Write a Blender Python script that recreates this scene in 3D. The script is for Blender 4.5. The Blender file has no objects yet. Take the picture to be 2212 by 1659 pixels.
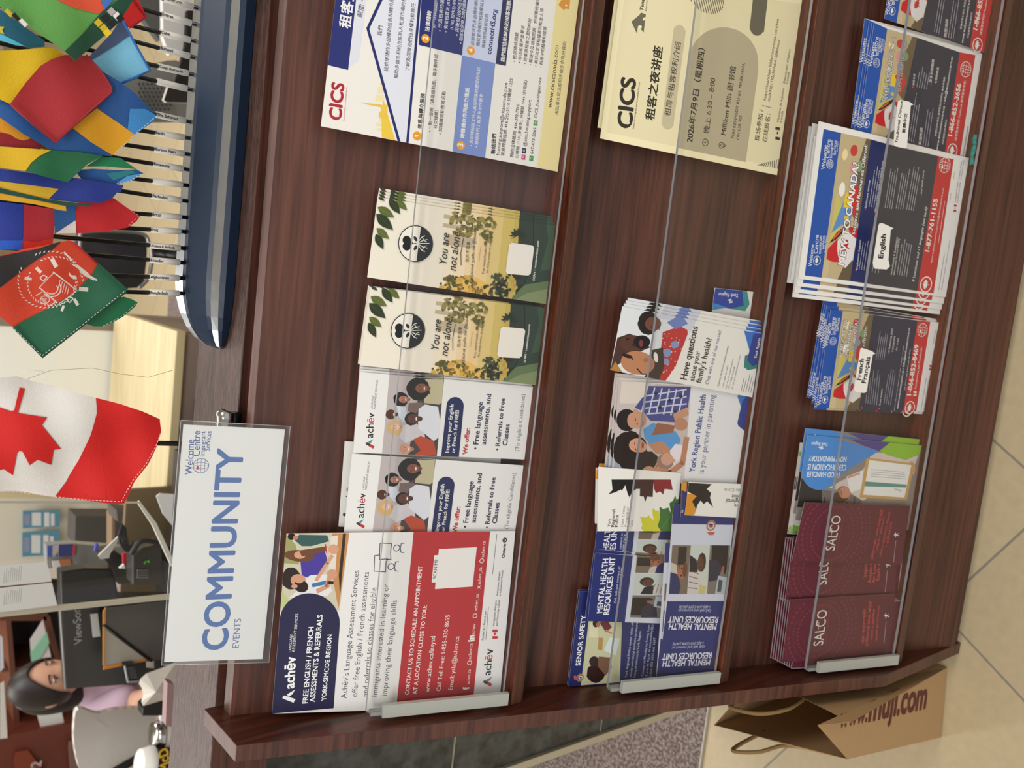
import bpy, bmesh, math, random
from mathutils import Vector, Matrix
from mathutils.geometry import tessellate_polygon
random.seed(7)
SC = bpy.context.scene
COL = SC.collection
R = math.radians

# ------------------------------------------------------------------ camera
HC = 1.62
FPX = 1931.0
def _rot(pitch, yaw, roll):
    cp, sp, cy, sy, cr, sr = math.cos(pitch), math.sin(pitch), math.cos(yaw), math.sin(yaw), math.cos(roll), math.sin(roll)
    f = Vector((sy*cp, cy*cp, -sp)); r = Vector((cy, -sy, 0)); u = r.cross(f)
    return cr*r + sr*u, cr*u - sr*r, f
RT, UP, FW = _rot(R(40.457), R(-8.681), R(0.76))
CAM = Vector((0, 0, HC))
cd = bpy.data.cameras.new('camera'); cam = bpy.data.objects.new('camera', cd); COL.objects.link(cam)
cam.matrix_world = Matrix(((-UP.x, RT.x, -FW.x, 0), (-UP.y, RT.y, -FW.y, 0), (-UP.z, RT.z, -FW.z, HC), (0, 0, 0, 1)))
cd.sensor_width = 36; cd.lens = FPX*36/2212; cd.clip_start = 0.05; cd.clip_end = 60
SC.camera = cam
cd.dof.use_dof = True; cd.dof.focus_distance = 1.03; cd.dof.aperture_fstop = 8.0

# ------------------------------------------------------------------ world, lights, exposure
w = bpy.data.worlds.new('world'); SC.world = w; w.use_nodes = True
w.node_tree.nodes['Background'].inputs[0].default_value = (.97, .98, 1.0, 1)
w.node_tree.nodes['Background'].inputs[1].default_value = 0.55
SC.view_settings.view_transform = 'Standard'; SC.view_settings.look = 'None'
SC.view_settings.exposure = 0.12; SC.view_settings.gamma = 1; SC.view_settings.use_curve_mapping = False
def area(loc, sx, sy, power, col=(1, .985, .965), rot=(0, 0, 0)):
    l = bpy.data.lights.new('ceiling_light', 'AREA'); l.shape = 'RECTANGLE'; l.size = sx; l.size_y = sy; l.energy = power; l.color = col
    o = bpy.data.objects.new('ceiling_light', l); o.location = loc; o.rotation_euler = rot; COL.objects.link(o)
area((-0.6, -0.5, 2.72), 1.2, 0.6, 30)
area((1.3, 0.3, 2.72), 1.2, 0.6, 24)
area((-0.9, 2.2, 2.72), 1.4, 0.8, 34)
area((0.6, 4.4, 2.72), 1.8, 1.2, 60)
area((-2.6, 3.6, 2.72), 1.4, 1.0, 34)

# ------------------------------------------------------------------ photo pixel -> place
def dirpx(p):
    return (RT*(829.5-p[1]) - UP*(p[0]-1106) + FW*FPX)/FPX
def onY(p, y): d = dirpx(p); return CAM + d*(y/d.y)
def onZ(p, z): d = dirpx(p); return CAM + d*((z-HC)/d.z)
def onX(p, x): d = dirpx(p); return CAM + d*(x/d.x)
def C(ox, oy, s): return lambda x, y: (ox+x/s, oy+y/s)
cA=C(680,0,3.814); cB=C(760,380,3.606); cC=C(730,780,4.253); cD=C(560,1130,3.814); cE=C(1260,0,4.148)
cF=C(1290,600,3.3175); cG=C(1200,960,4.88); cH=C(1200,1160,4.61); cI=C(1820,0,4.607); cJ=C(1690,240,3.951)
cK=C(1700,630,5.184); cL=C(1640,900,2.86); cM=C(1500,1300,3.107); cN=C(0,0,3.95); cO=C(0,400,3.95)
cP=C(0,800,3.456); cQ=C(0,1200,3.614); cR=C(0,1000,4.88); cS=C(0,1300,4.621); cT=C(0,560,4.254); cU=C(340,1380,5.947)

# ------------------------------------------------------------------ materials
def lin(c):
    return tuple(((v/255)/12.92 if v/255 <= .04045 else ((v/255+.055)/1.055)**2.4) for v in c)
_m = {}
def mat(c, rough=.6, metal=0, name=None, spec=.5, bump=0, bscale=200):
    c = tuple(int(v) for v in c[:3]); k = (c, rough, metal, spec, bump, bscale)
    if k in _m: return _m[k]
    m = bpy.data.materials.new(name or 'paint_%02x%02x%02x' % c); m.use_nodes = True
    b = m.node_tree.nodes['Principled BSDF']
    b.inputs['Base Color'].default_value = (*lin(c), 1); b.inputs['Roughness'].default_value = rough
    b.inputs['Metallic'].default_value = metal; b.inputs['Specular IOR Level'].default_value = spec
    m.diffuse_color = (*lin(c), 1)
    if bump:
        nt = m.node_tree; n = nt.nodes.new('ShaderNodeTexNoise'); n.inputs['Scale'].default_value = bscale; n.inputs['Detail'].default_value = 3
        tc = nt.nodes.new('ShaderNodeTexCoord'); nt.links.new(tc.outputs['Object'], n.inputs['Vector'])
        bp = nt.nodes.new('ShaderNodeBump'); bp.inputs['Strength'].default_value = bump; bp.inputs['Distance'].default_value = .002
        nt.links.new(n.outputs['Fac'], bp.inputs['Height']); nt.links.new(bp.outputs['Normal'], b.inputs['Normal'])
    _m[k] = m; return m
def ink(c): return mat(c, .38, 0, None, .4)
def nodes_mat(name):
    m = bpy.data.materials.new(name); m.use_nodes = True; nt = m.node_tree
    return m, nt, nt.nodes['Principled BSDF']
def wood(name, dark, light, scale=(6, 160, 160), rough=.38, bump=.12, spec=.5, contrast=(.35, .7)):
    m, nt, b = nodes_mat(name)
    tc = nt.nodes.new('ShaderNodeTexCoord'); mp = nt.nodes.new('ShaderNodeMapping'); mp.inputs['Scale'].default_value = scale
    n1 = nt.nodes.new('ShaderNodeTexNoise'); n1.inputs['Scale'].default_value = 1; n1.inputs['Detail'].default_value = 5; n1.inputs['Distortion'].default_value = .6
    n2 = nt.nodes.new('ShaderNodeTexNoise'); n2.inputs['Scale'].default_value = .12; n2.inputs['Detail'].default_value = 3; n2.inputs['Distortion'].default_value = 1.5
    mx = nt.nodes.new('ShaderNodeMath'); mx.operation = 'MULTIPLY_ADD'; mx.inputs[1].default_value = .6
    ml = nt.nodes.new('ShaderNodeMath'); ml.operation = 'MULTIPLY'; ml.inputs[1].default_value = .4
    cr = nt.nodes.new('ShaderNodeValToRGB'); cr.color_ramp.elements[0].position = contrast[0]; cr.color_ramp.elements[1].position = contrast[1]
    cr.color_ramp.elements[0].color = (*lin(dark), 1); cr.color_ramp.elements[1].color = (*lin(light), 1)
    L = nt.links.new
    L(tc.outputs['Object'], mp.inputs['Vector']); L(mp.outputs[0], n1.inputs['Vector']); L(mp.outputs[0], n2.inputs['Vector'])
    L(n2.outputs['Fac'], ml.inputs[0]); L(n1.outputs['Fac'], mx.inputs[0]); L(ml.outputs[0], mx.inputs[2]); L(mx.outputs[0], cr.inputs['Fac'])
    L(cr.outputs[0], b.inputs['Base Color']); b.inputs['Roughness'].default_value = rough; b.inputs['Specular IOR Level'].default_value = spec
    bp = nt.nodes.new('ShaderNodeBump'); bp.inputs['Strength'].default_value = bump; bp.inputs['Distance'].default_value = .001
    L(n1.outputs['Fac'], bp.inputs['Height']); L(bp.outputs[0], b.inputs['Normal'])
    return m
WOOD = wood('mahogany_laminate', (42, 17, 8), (112, 52, 28), scale=(16, 330, 330), rough=.46, spec=.32, contrast=(.36, .66))
WOODS = wood('mahogany_side', (44, 19, 11), (94, 45, 28), scale=(120, 120, 5))
WOODE = wood('mahogany_edge_band', (56, 30, 24), (104, 62, 48), rough=.45)
CTOP = wood('countertop_laminate', (48, 32, 28), (98, 72, 64), scale=(60, 420, 420), rough=.42, bump=.6, spec=.35)
MAPLE = wood('maple_laminate', (196, 178, 134), (222, 208, 168), scale=(4, 40, 40), rough=.5, bump=.03)
def acrylic(name, tint=(.978, .978, .976), haze=.0, rough=.04):
    m, nt, b = nodes_mat(name); nt.nodes.remove(b)
    out = nt.nodes['Material Output']; tr = nt.nodes.new('ShaderNodeBsdfTransparent'); tr.inputs[0].default_value = (*tint, 1)
    gl = nt.nodes.new('ShaderNodeBsdfGlossy'); gl.inputs['Roughness'].default_value = rough; gl.inputs[0].default_value = (1, 1, 1, 1)
    df = nt.nodes.new('ShaderNodeBsdfDiffuse'); df.inputs[0].default_value = (.8, .8, .78, 1)
    fr = nt.nodes.new('ShaderNodeFresnel'); fr.inputs['IOR'].default_value = 1.45; gg = nt.nodes.new('ShaderNodeNewGeometry'); bf = nt.nodes.new('ShaderNodeMath'); bf.operation = 'MULTIPLY_ADD'; bf.inputs[1].default_value = -1; bf.inputs[2].default_value = 1; mu = nt.nodes.new('ShaderNodeMath'); mu.operation = 'MULTIPLY'
    m1 = nt.nodes.new('ShaderNodeMixShader'); m1.inputs[0].default_value = haze; m2 = nt.nodes.new('ShaderNodeMixShader'); L = nt.links.new
    L(tr.outputs[0], m1.inputs[1]); L(df.outputs[0], m1.inputs[2]); L(gg.outputs['Backfacing'], bf.inputs[0]); L(fr.outputs[0], mu.inputs[0]); L(bf.outputs[0], mu.inputs[1]); L(mu.outputs[0], m2.inputs[0]); L(m1.outputs[0], m2.inputs[1]); L(gl.outputs[0], m2.inputs[2])
    L(m2.outputs[0], out.inputs[0]); return m
ACR = acrylic('clear_acrylic')
ACRE = mat((142, 144, 148), .25, 0, 'acrylic_polished_edge')
POUCH = acrylic('laminating_film', (.97, .975, .975), .03, .08)
CHROME = mat((200, 200, 200), .18, 1, 'chrome')
BLKM = mat((14, 14, 16), .3, 0, 'black_plastic')

# ------------------------------------------------------------------ object helpers
def put(name, me, parent=None):
    o = bpy.data.objects.new(name, me); COL.objects.link(o)
    if parent: o.parent = parent
    return o
def tag(o, label=None, cat=None, group=None, kind=None):
    if label: o['label'] = label
    if cat: o['category'] = cat
    if group: o['group'] = group
    if kind: o['kind'] = kind
    return o
def empty(name, loc, label, cat, group=None):
    o = bpy.data.objects.new(name, None); o.empty_display_size = .05; COL.objects.link(o); o.location = loc
    return tag(o, label, cat, group)
class MB:
    """collects solid shapes in world coordinates, several materials, one mesh"""
    def __init__(s): s.v = []; s.f = []; s.mi = []; s.ms = []; s.sm = []
    def m(s, m):
        if m not in s.ms: s.ms.append(m)
        return s.ms.index(m)
    def add(s, vs, fs, m, smooth=False):
        b = len(s.v); s.v += [tuple(v) for v in vs]; k = s.m(m)
        for f in fs: s.f.append([b+i for i in f]); s.mi.append(k); s.sm.append(smooth)
    def prism(s, poly, d, m, me=None):
        """poly: 3D points of one cap, d: extrusion vector"""
        n = len(poly); d = Vector(d); a = [Vector(p) for p in poly]; tri = tessellate_polygon([a])
        s.add(a, [t for t in tri], m); s.add([p+d for p in a], [t[::-1] for t in tri], m)
        s.add(a+[p+d for p in a], [(i, (i+1) % n, n+(i+1) % n, n+i) for i in range(n)], me or m)
    def box(s, x0, x1, y0, y1, z0, z1, m, me=None):
        s.prism([(x0, y0, z0), (x1, y0, z0), (x1, y1, z0), (x0, y1, z0)], (0, 0, z1-z0), m, me)
    def obox(s, c, ax, ay, az, m):
        c = Vector(c); ax, ay, az = Vector(ax)/2, Vector(ay)/2, Vector(az)/2
        s.prism([c-ax-ay-az, c+ax-ay-az, c+ax+ay-az, c-ax+ay-az], az*2, m)
    def tube(s, pts, r, m, n=10, cap=True):
        pts = [Vector(p) for p in pts]; rs = r if isinstance(r, (list, tuple)) else [r]*len(pts); vs = []; fs = []
        prev = None
        for i, p in enumerate(pts):
            t = (pts[min(i+1, len(pts)-1)]-pts[max(i-1, 0)]).normalized()
            a = prev - t*prev.dot(t) if prev else t.orthogonal()
            if a.length < 1e-6: a = t.orthogonal()
            a.normalize(); b = t.cross(a); prev = a
            vs += [p+(a*math.cos(2*math.pi*k/n)+b*math.sin(2*math.pi*k/n))*rs[i] for k in range(n)]
        for i in range(len(pts)-1):
            fs += [(i*n+k, i*n+(k+1) % n, (i+1)*n+(k+1) % n, (i+1)*n+k) for k in range(n)]
        if cap: fs += [tuple(range(n))[::-1], tuple(range((len(pts)-1)*n, len(pts)*n))]
        s.add(vs, fs, m, True)
    def lathe(s, c, prof, m, n=28, ax=Vector((0, 0, 1))):
        c = Vector(c); a = ax.orthogonal().normalized(); b = ax.cross(a); vs = []; fs = []
        for r, z in prof: vs += [c+ax*z+(a*math.cos(2*math.pi*k/n)+b*math.sin(2*math.pi*k/n))*r for k in range(n)]
        for i in range(len(prof)-1): fs += [(i*n+k, i*n+(k+1) % n, (i+1)*n+(k+1) % n, (i+1)*n+k) for k in range(n)]
        s.add(vs, fs, m, True)
    def ball(s, c, r, m, n=16, k=10, sc=(1, 1, 1)):
        c = Vector(c); vs = []; fs = []
        for i in range(k+1):
            th = math.pi*i/k
            for j in range(n):
                ph = 2*math.pi*j/n; vs.append(c+Vector((r*sc[0]*math.sin(th)*math.cos(ph), r*sc[1]*math.sin(th)*math.sin(ph), r*sc[2]*math.cos(th))))
        for i in range(k): fs += [(i*n+j, i*n+(j+1) % n, (i+1)*n+(j+1) % n, (i+1)*n+j) for j in range(n)]
        s.add(vs, fs, m, True)
    def build(s, name, parent=None, bevel=0, origin=None):
        me = bpy.data.meshes.new(name); o0 = Vector(origin) if origin else (parent.matrix_world.translation if False else Vector((0, 0, 0)))
        if parent is not None: o0 = Vector(parent.location) if parent.parent is None else Vector(parent.parent.location)+Vector(parent.location)
        me.from_pydata([tuple(Vector(v)-o0) for v in s.v], [], s.f)
        for m in s.ms: me.materials.append(m)
        me.polygons.foreach_set('material_index', s.mi); me.polygons.foreach_set('use_smooth', s.sm); me.validate(); me.update()
        bm = bmesh.new(); bm.from_mesh(me); bmesh.ops.remove_doubles(bm, verts=bm.verts, dist=1e-6) if not any(s.sm) else None
        bmesh.ops.recalc_face_normals(bm, faces=bm.faces); bm.to_mesh(me); bm.free()
        o = put(name, me, parent)
        if parent is None: o.location = o0
        if bevel:
            b = o.modifiers.new('bevel', 'BEVEL'); b.width = bevel; b.segments = 2; b.limit_method = 'ANGLE'
        return o

_tc = bpy.data.curves.new('lettering_tmp', 'FONT'); _to = bpy.data.objects.new('lettering_tmp', _tc); COL.objects.link(_to)
_tcache = {}
def glyphs(s, bold=0, shear=0):
    k = (s, bold, shear)
    if k not in _tcache:
        _tc.body = s; _tc.offset = min(bold, 0); _tc.shear = shear; _tc.resolution_u = 2 if len(s) > 14 else 4
        bpy.context.view_layer.update()
        me = _to.to_mesh(); vs = [(v.co.x, v.co.y) for v in me.vertices]; fs = [tuple(p.vertices) for p in me.polygons]
        _to.to_mesh_clear()
        x0 = min(v[0] for v in vs); x1 = max(v[0] for v in vs)
        vs = [(v[0]-x0, v[1], 0) for v in vs]
        if bold > .003:                      # heavier weight: the outline repeated a hair apart
            c = bold*1.0; D = [(c*math.cos(a*.7854), c*math.sin(a*.7854)) for a in range(8)] if bold >= .018 and len(s) < 13 else [(-c, 0), (c, 0), (0, c*.8), (0, -c*.8)] if bold >= .018 else [(-c, 0), (c, 0)]
            n = len(vs); v0 = vs; f0 = fs; vs = []; fs = []
            for i, (dx, dy) in enumerate(D):
                vs += [(v[0]+dx, v[1]+dy, i*.0000004) for v in v0]; fs += [tuple(j+i*n for j in f) for f in f0]
        _tcache[k] = (vs, fs, x1-x0)
    return _tcache[k]
NB = Vector((0, -1, .29)).normalized()          # normal of the rack's inclined back panel
ES = Vector((0, .29, 1)).normalized()           # up its slope
PB0 = Vector((0, .936, 1.188))
EPS = .000004
class Sheet:
    """a printed sheet lying in a plane; art is given as points of the photo laid onto that plane"""
    def __init__(s, origin=None, normal=None, up=None, n=.02, crop=None, wave=None):
        s.nrm = (normal or NB).normalized(); s.o = (origin or PB0)+s.nrm*n; s.es = (up or ES).normalized(); s.ex = s.es.cross(s.nrm)
        if s.ex.x < 0 and abs(s.ex.x) > .3: s.ex = -s.ex
        s.crop = crop or (lambda x, y: (x, y)); s.mb = MB(); s.h = EPS; s.wave = wave
    def q(s, p):
        d = dirpx(s.crop(*p)); t = (s.o-CAM).dot(s.nrm)/d.dot(s.nrm); P = CAM+d*t-s.o
        return Vector((P.dot(s.ex), P.dot(s.es)))
    def w(s, a, h=0):
        return s.o+s.ex*a[0]+s.es*a[1]+s.nrm*h
    def body(s, pts, c, t=.0004, back=None):
        q = [s.w(s.q(p), 0) for p in pts]; m = c if not isinstance(c, tuple) else ink(c)
        s.mb.prism(q, -s.nrm*t, m, back or mat((214, 210, 202), .7))
        s.corner = s.q(pts[-1]); s.pts = pts
        if len(pts) == 4:
            s.clipq = [s.q(p) for p in pts]; a, b, c_ = s.clipq[:3]; s.csg = 1 if (b-a).x*(c_-b).y-(b-a).y*(c_-b).x > 0 else -1
    def _flat(s, q2, c):
        if getattr(s, 'clipq', None):        # nothing is printed past the paper's edge
            for i in range(4):
                a, b = s.clipq[i], s.clipq[(i+1) % 4]; e = b-a; ins = lambda p: (e.x*(p[1]-a.y)-e.y*(p[0]-a.x))*s.csg > -1e-9; out = []
                for j in range(len(q2)):
                    p, r = Vector(q2[j-1][:2]), Vector(q2[j][:2]); ip, ir = ins(p), ins(r)
                    if ip != ir:
                        den = e.x*(r.y-p.y)-e.y*(r.x-p.x); t = -(e.x*(p.y-a.y)-e.y*(p.x-a.x))/den; out.append(p+(r-p)*t)
                    if ir: out.append(r)
                q2 = out
                if len(q2) < 3: s.h += EPS; return
        tri = tessellate_polygon([[Vector((a[0], a[1], 0)) for a in q2]])
        s.mb.add([s.w(a, s.h) for a in q2], tri, c if not isinstance(c, tuple) else ink(c)); s.h += EPS
    def poly(s, pts, c): s._flat([s.q(p) for p in pts], c)
    def stroke(s, pts, wd, c, close=False):
        q = [s.q(p) for p in pts]
        if close: q = q+[q[0]]
        wd = wd*s.unit(pts[0])/2
        for a, b in zip(q[:-1], q[1:]):
            t = (b-a); 
            if t.length < 1e-7: continue
            t.normalize(); nn = Vector((-t.y, t.x))*wd; a2 = a-t*wd*.4; b2 = b+t*wd*.4
            s._flat([a2+nn, b2+nn, b2-nn, a2-nn], c); s.h -= EPS
        s.h += EPS
    def unit(s, p): return (s.q((p[0], p[1]+4))-s.q(p)).length/4
    def ell(s, x, y, rx, ry, c, n=24, rot=0, jag=0):
        pts = []
        for i in range(n):
            a = 2*math.pi*i/n; k = 1+(random.random()-.5)*jag; dx, dy = rx*k*math.cos(a), ry*k*math.sin(a)
            pts.append((x+dx*math.cos(rot)-dy*math.sin(rot), y+dx*math.sin(rot)+dy*math.cos(rot)))
        s.poly(pts, c)
    def ring(s, x, y, rx, ry, wd, c, n=28, a0=0, a1=360):
        s.stroke([(x+rx*math.cos(R(a0+(a1-a0)*i/n)), y+ry*math.sin(R(a0+(a1-a0)*i/n))) for i in range(n+1)], wd, c)
    def circ(s, x, y, r, c, n=26):
        """true circle on the paper"""
        o = s.q((x, y)); r = r*s.unit((x, y)); s._flat([o+Vector((math.cos(2*math.pi*i/n), math.sin(2*math.pi*i/n)))*r for i in range(n)], c)
    def text(s, t, p0, p1, c, bold=0, shear=0, sy=1.0):
        vs, fs, wd = glyphs(t, bold, shear); a = s.q(p0); b = s.q(p1); d = b-a; k = d.length/wd; d.normalize(); u = Vector((-d.y, d.x))
        s.mb.add([s.w(a+d*(v[0]*k)+u*(v[1]*k*sy), s.h+v[2]) for v in vs], fs, c if not isinstance(c, tuple) else ink(c)); s.h += EPS
    def shade(s, t, p0, p1, c, bold=0, shear=0, sy=1.0, off=(5, -4)):
        """lettering printed with a dark drop edge, as on the flyer"""
        for k in (1, -1): s.text(t, (p0[0]+off[0]*k*.8, p0[1]+off[1]*k*.4), (p1[0]+off[0]*k*.8, p1[1]+off[1]*k*.4), (52, 46, 52), bold+.01, shear, sy)
        s.text(t, p0, p1, c, bold, shear, sy)
    def lines(s, p0, p1, dx, dy, n, c, wd=5, seed=1, frac=.6):
        """fine print far too small to read: broken thin strokes"""
        rr = random.Random(seed)
        for i in range(n):
            a = (p0[0]+dx*i, p0[1]+dy*i); b = (p1[0]+dx*i, p1[1]+dy*i); e = 1-rr.random()*(1-frac); t = 0
            while t < e-.02:
                t2 = min(e, t+.03+rr.random()*.09); A = (a[0]+(b[0]-a[0])*t, a[1]+(b[1]-a[1])*t); B = (a[0]+(b[0]-a[0])*t2, a[1]+(b[1]-a[1])*t2)
                s.stroke([A, B], wd, c); s.h -= EPS; t = t2+.015
        s.h += EPS
    def build(s, name, label=None, cat=None, group=None, parent=None):
        o = s.mb.build(name, parent, origin=None if parent else s.w(s.corner) if hasattr(s, 'corner') else s.o)
        if label: tag(o, label, cat, group)
        return o
def dup(o, vec, label=None, rz=0, nrm=None, name=None):
    c = o.copy(); COL.objects.link(c); c.location = o.location+vec
    if rz: c.rotation_mode = 'QUATERNION'; c.rotation_quaternion = Matrix.Rotation(rz, 3, nrm or NB).to_quaternion()
    if label: c['label'] = label
    if name: c.name = name
    return c
# ------------------------------------------------------------------ floor, walls, ceiling
def floor_mat():
    m, nt, b = nodes_mat('cream_stone_floor_tile'); L = nt.links.new
    g = nt.nodes.new('ShaderNodeNewGeometry'); mp = nt.nodes.new('ShaderNodeMapping'); mp.vector_type = 'POINT'
    mp.inputs['Rotation'].default_value = (0, 0, R(32.5)); mp.inputs['Location'].default_value = (.189, -.283+30*.3, 0)
    br = nt.nodes.new('ShaderNodeTexBrick'); br.inputs['Scale'].default_value = 1; br.inputs['Brick Width'].default_value = .578; br.inputs['Row Height'].default_value = .3
    br.inputs['Mortar Size'].default_value = .0022; br.inputs['Mortar Smooth'].default_value = .1; br.inputs['Bias'].default_value = 0
    br.inputs['Color1'].default_value = (*lin((196, 178, 142)), 1); br.inputs['Color2'].default_value = (*lin((190, 172, 138)), 1); br.inputs['Mortar'].default_value = (*lin((140, 133, 118)), 1)
    n = nt.nodes.new('ShaderNodeTexNoise'); n.inputs['Scale'].default_value = 60; n.inputs['Detail'].default_value = 8
    mr = nt.nodes.new('ShaderNodeMapRange'); mr.inputs[3].default_value = .86; mr.inputs[4].default_value = 1.12
    mx = nt.nodes.new('ShaderNodeVectorMath'); mx.operation = 'SCALE'
    L(g.outputs['Position'], mp.inputs['Vector']); L(mp.outputs[0], br.inputs['Vector']); L(g.outputs['Position'], n.inputs['Vector'])
    L(n.outputs['Fac'], mr.inputs[0]); L(br.outputs['Color'], mx.inputs[0]); L(mr.outputs[0], mx.inputs['Scale']); L(mx.outputs[0], b.inputs['Base Color'])
    b.inputs['Roughness'].default_value = .42
    bp = nt.nodes.new('ShaderNodeBump'); bp.inputs['Strength'].default_value = .25; bp.inputs['Distance'].default_value = .001; L(n.outputs['Fac'], bp.inputs['Height']); L(bp.outputs[0], b.inputs['Normal'])
    return m
def speck_mat(name, c1, c2, scale, rough=.9, bump=.4, lo=.42, hi=.62):
    m, nt, b = nodes_mat(name); L = nt.links.new; g = nt.nodes.new('ShaderNodeNewGeometry')
    n = nt.nodes.new('ShaderNodeTexNoise'); n.inputs['Scale'].default_value = scale; n.inputs['Detail'].default_value = 4
    cr = nt.nodes.new('ShaderNodeValToRGB'); cr.color_ramp.elements[0].position = lo; cr.color_ramp.elements[1].position = hi
    cr.color_ramp.elements[0].color = (*lin(c1), 1); cr.color_ramp.elements[1].color = (*lin(c2), 1)
    L(g.outputs['Position'], n.inputs['Vector']); L(n.outputs['Fac'], cr.inputs[0]); L(cr.outputs[0], b.inputs['Base Color']); b.inputs['Roughness'].default_value = rough
    bp = nt.nodes.new('ShaderNodeBump'); bp.inputs['Strength'].default_value = bump; bp.inputs['Distance'].default_value = .002; L(n.outputs['Fac'], bp.inputs['Height']); L(bp.outputs[0], b.inputs['Normal'])
    return m
b = MB(); b.box(-4.5, 3.5, -1.6, 9.0, -.05, 0, floor_mat()); tag(b.build('floor'), kind='structure')
CARPET = speck_mat('purple_grey_carpet', (98, 84, 80), (156, 142, 136), 140)
yc = 1.093
b = MB(); b.box(-4.4, -.25, yc, 4.6, .0005, .006, CARPET); tag(b.build('trim_1'), kind='structure')
b = MB(); b.box(-4.4, -.87, yc-.003, yc, .0005, .007, mat((190, 184, 170), .4)); tag(b.build('trim_2'), kind='structure')
WALLC = mat((222, 215, 196), .85, 0, 'cream_wall_paint', bump=.05, bscale=300)
b = MB(); b.box(-4.5, 3.5, 9.0, 9.1, 0, 2.8, WALLC); tag(b.build('wall_back'), kind='structure')
b = MB(); b.box(-4.6, -4.5, -1.6, 9.1, 0, 2.8, WALLC); tag(b.build('wall_left'), kind='structure')
b = MB(); b.box(3.5, 3.6, -1.6, 9.1, 0, 2.8, WALLC); tag(b.build('wall_right'), kind='structure')
b = MB(); b.box(-4.5, 3.5, -1.6, 9.0, 2.75, 2.8, mat((226, 224, 218), .9, 0, 'ceiling_tile_white')); tag(b.build('ceiling'), kind='structure')

# ------------------------------------------------------------------ reception counter
cn = empty('reception_counter', (-.867, 1.1, 0), 'long reception counter with dark wood top and slate grey tiled front behind the rack', 'counter')
SLATE = speck_mat('slate_grey_tile', (50, 52, 51), (84, 87, 84), 45, .38, .35, .35, .68)
CTRIM = mat((196, 186, 160), .35, 0, 'cream_metal_trim')
def C_(f, name, par=cn, bevel=0): b = MB(); f(b); return b.build(name, par, bevel)
C_(lambda b: (b.box(-.860, 1.25, 1.118, 1.16, 0, 1.1, mat((120, 116, 104), .8))), 'counter_panel')
for i, (z0, z1) in enumerate(((-.017, .342), (.342, .708), (.708, 1.074))):
    C_(lambda b: b.box(-.857, 1.25, 1.1, 1.118, max(z0, 0)+.0025, z1-.0025, SLATE), 'slate_tile_course')
C_(lambda b: (b.box(-.857, 1.25, 1.1015, 1.118, .01, 1.07, mat((176, 168, 146), .7))), 'grout')
C_(lambda b: b.box(-.872, -.857, 1.092, 1.165, 0, 1.1, CTRIM), 'corner_trim', bevel=.001)
C_(lambda b: b.box(-.872, 1.25, 1.09, 1.118, 1.074, 1.092, CHROME), 'metal_trim')
C_(lambda b: b.box(-1.5, 1.25, 1.0, 1.13, 1.155, 1.165, mat((20, 14, 12), .6)), 'underside')
C_(lambda b: b.box(-1.5, 1.25, 1.075, 1.13, 1.092, 1.155, mat((8, 8, 8), .6)), 'shadow_gap_rail')
C_(lambda b: b.box(-1.6, 1.25, .987, 1.122, 1.165, 1.185, CTOP, WOODE), 'countertop', bevel=.0015)
C_(lambda b: b.box(-1.5, 1.25, .992, 1.012, 1.108, 1.165, WOODE), 'front_fascia')

# ------------------------------------------------------------------ brochure rack
XL, XR = -.54, .66
rk = empty('brochure_rack', (0, .8, 0), 'dark mahogany wood brochure rack with three sloped tiers standing against the reception counter', 'brochure rack')
def side(b, x0):
    prof = [(.871, 1.208), (.600, .273), (.603, .0), (.965, .0), (.965, 1.208)]
    b.prism([(x0, y, z) for y, z in prof], (.02, 0, 0), WOODS, WOODE)
C_(lambda b: side(b, XL-.02), 'side_panel', rk, .001)
C_(lambda b: side(b, XR), 'side_panel', rk, .001)
def yb(z): return .936+.29*(z-1.188)
C_(lambda b: b.prism([(XL, yb(1.188), 1.188), (XL, yb(.03), .03), (XL, yb(.03)+.019, .03), (XL, yb(1.188)+.019, 1.188)], (XR-XL, 0, 0), WOOD, WOODE), 'back_panel', rk)
SH = [(.872, .799), (.556, .706), (.222, .611)]
for z, y in SH:
    C_(lambda b: b.box(XL, XR, y, yb(z)+.012, z-.02, z, WOOD, WOODE), 'shelf', rk, .0012)
C_(lambda b: b.box(XL, XR, .607, yb(.045)+.03, .006, .044, WOOD, WOODE), 'bottom_board', rk, .001)
PL = [(1.056, .884, .042), (.736, .566, .042), (.404, .232, .042)]
for zt, zb, n in PL:
    pa = PB0+NB*n; 
    def P(x, z, k=0): return Vector((x, 0, 0))+Vector((0, pa.y+.29*(z-pa.z), z))+NB*k
    x0, x1 = XL+.012, XR-.012
    def pane(b):
        b.prism([P(x0, zb), P(x1, zb), P(x1, zt), P(x0, zt)], NB*.0048, ACR, ACRE)
    o = C_(pane, 'acrylic_pane', rk); o['label'] = 'clear acrylic pane across the tier'
    for xa, xb in ((x0-.006, x0+.01), (x1-.01, x1+.006)):
        C_(lambda b: b.prism([P(xa, zb-.004, .005), P(xb, zb-.004, .005), P(xb, zt-.018, .005), P(xa, zt-.018, .005)], NB*.006, mat((168, 170, 162), .35)), 'pane_bracket', rk)
        xc = xa if xa < 0 else xb-.005
        C_(lambda b: b.prism([P(xc, zb-.004, -.006), P(xc+.005, zb-.004, -.006), P(xc+.005, zt-.006, -.006), P(xc, zt-.006, -.006)], NB*.0095, mat((150, 152, 146), .35)), 'pane_channel', rk)
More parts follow.
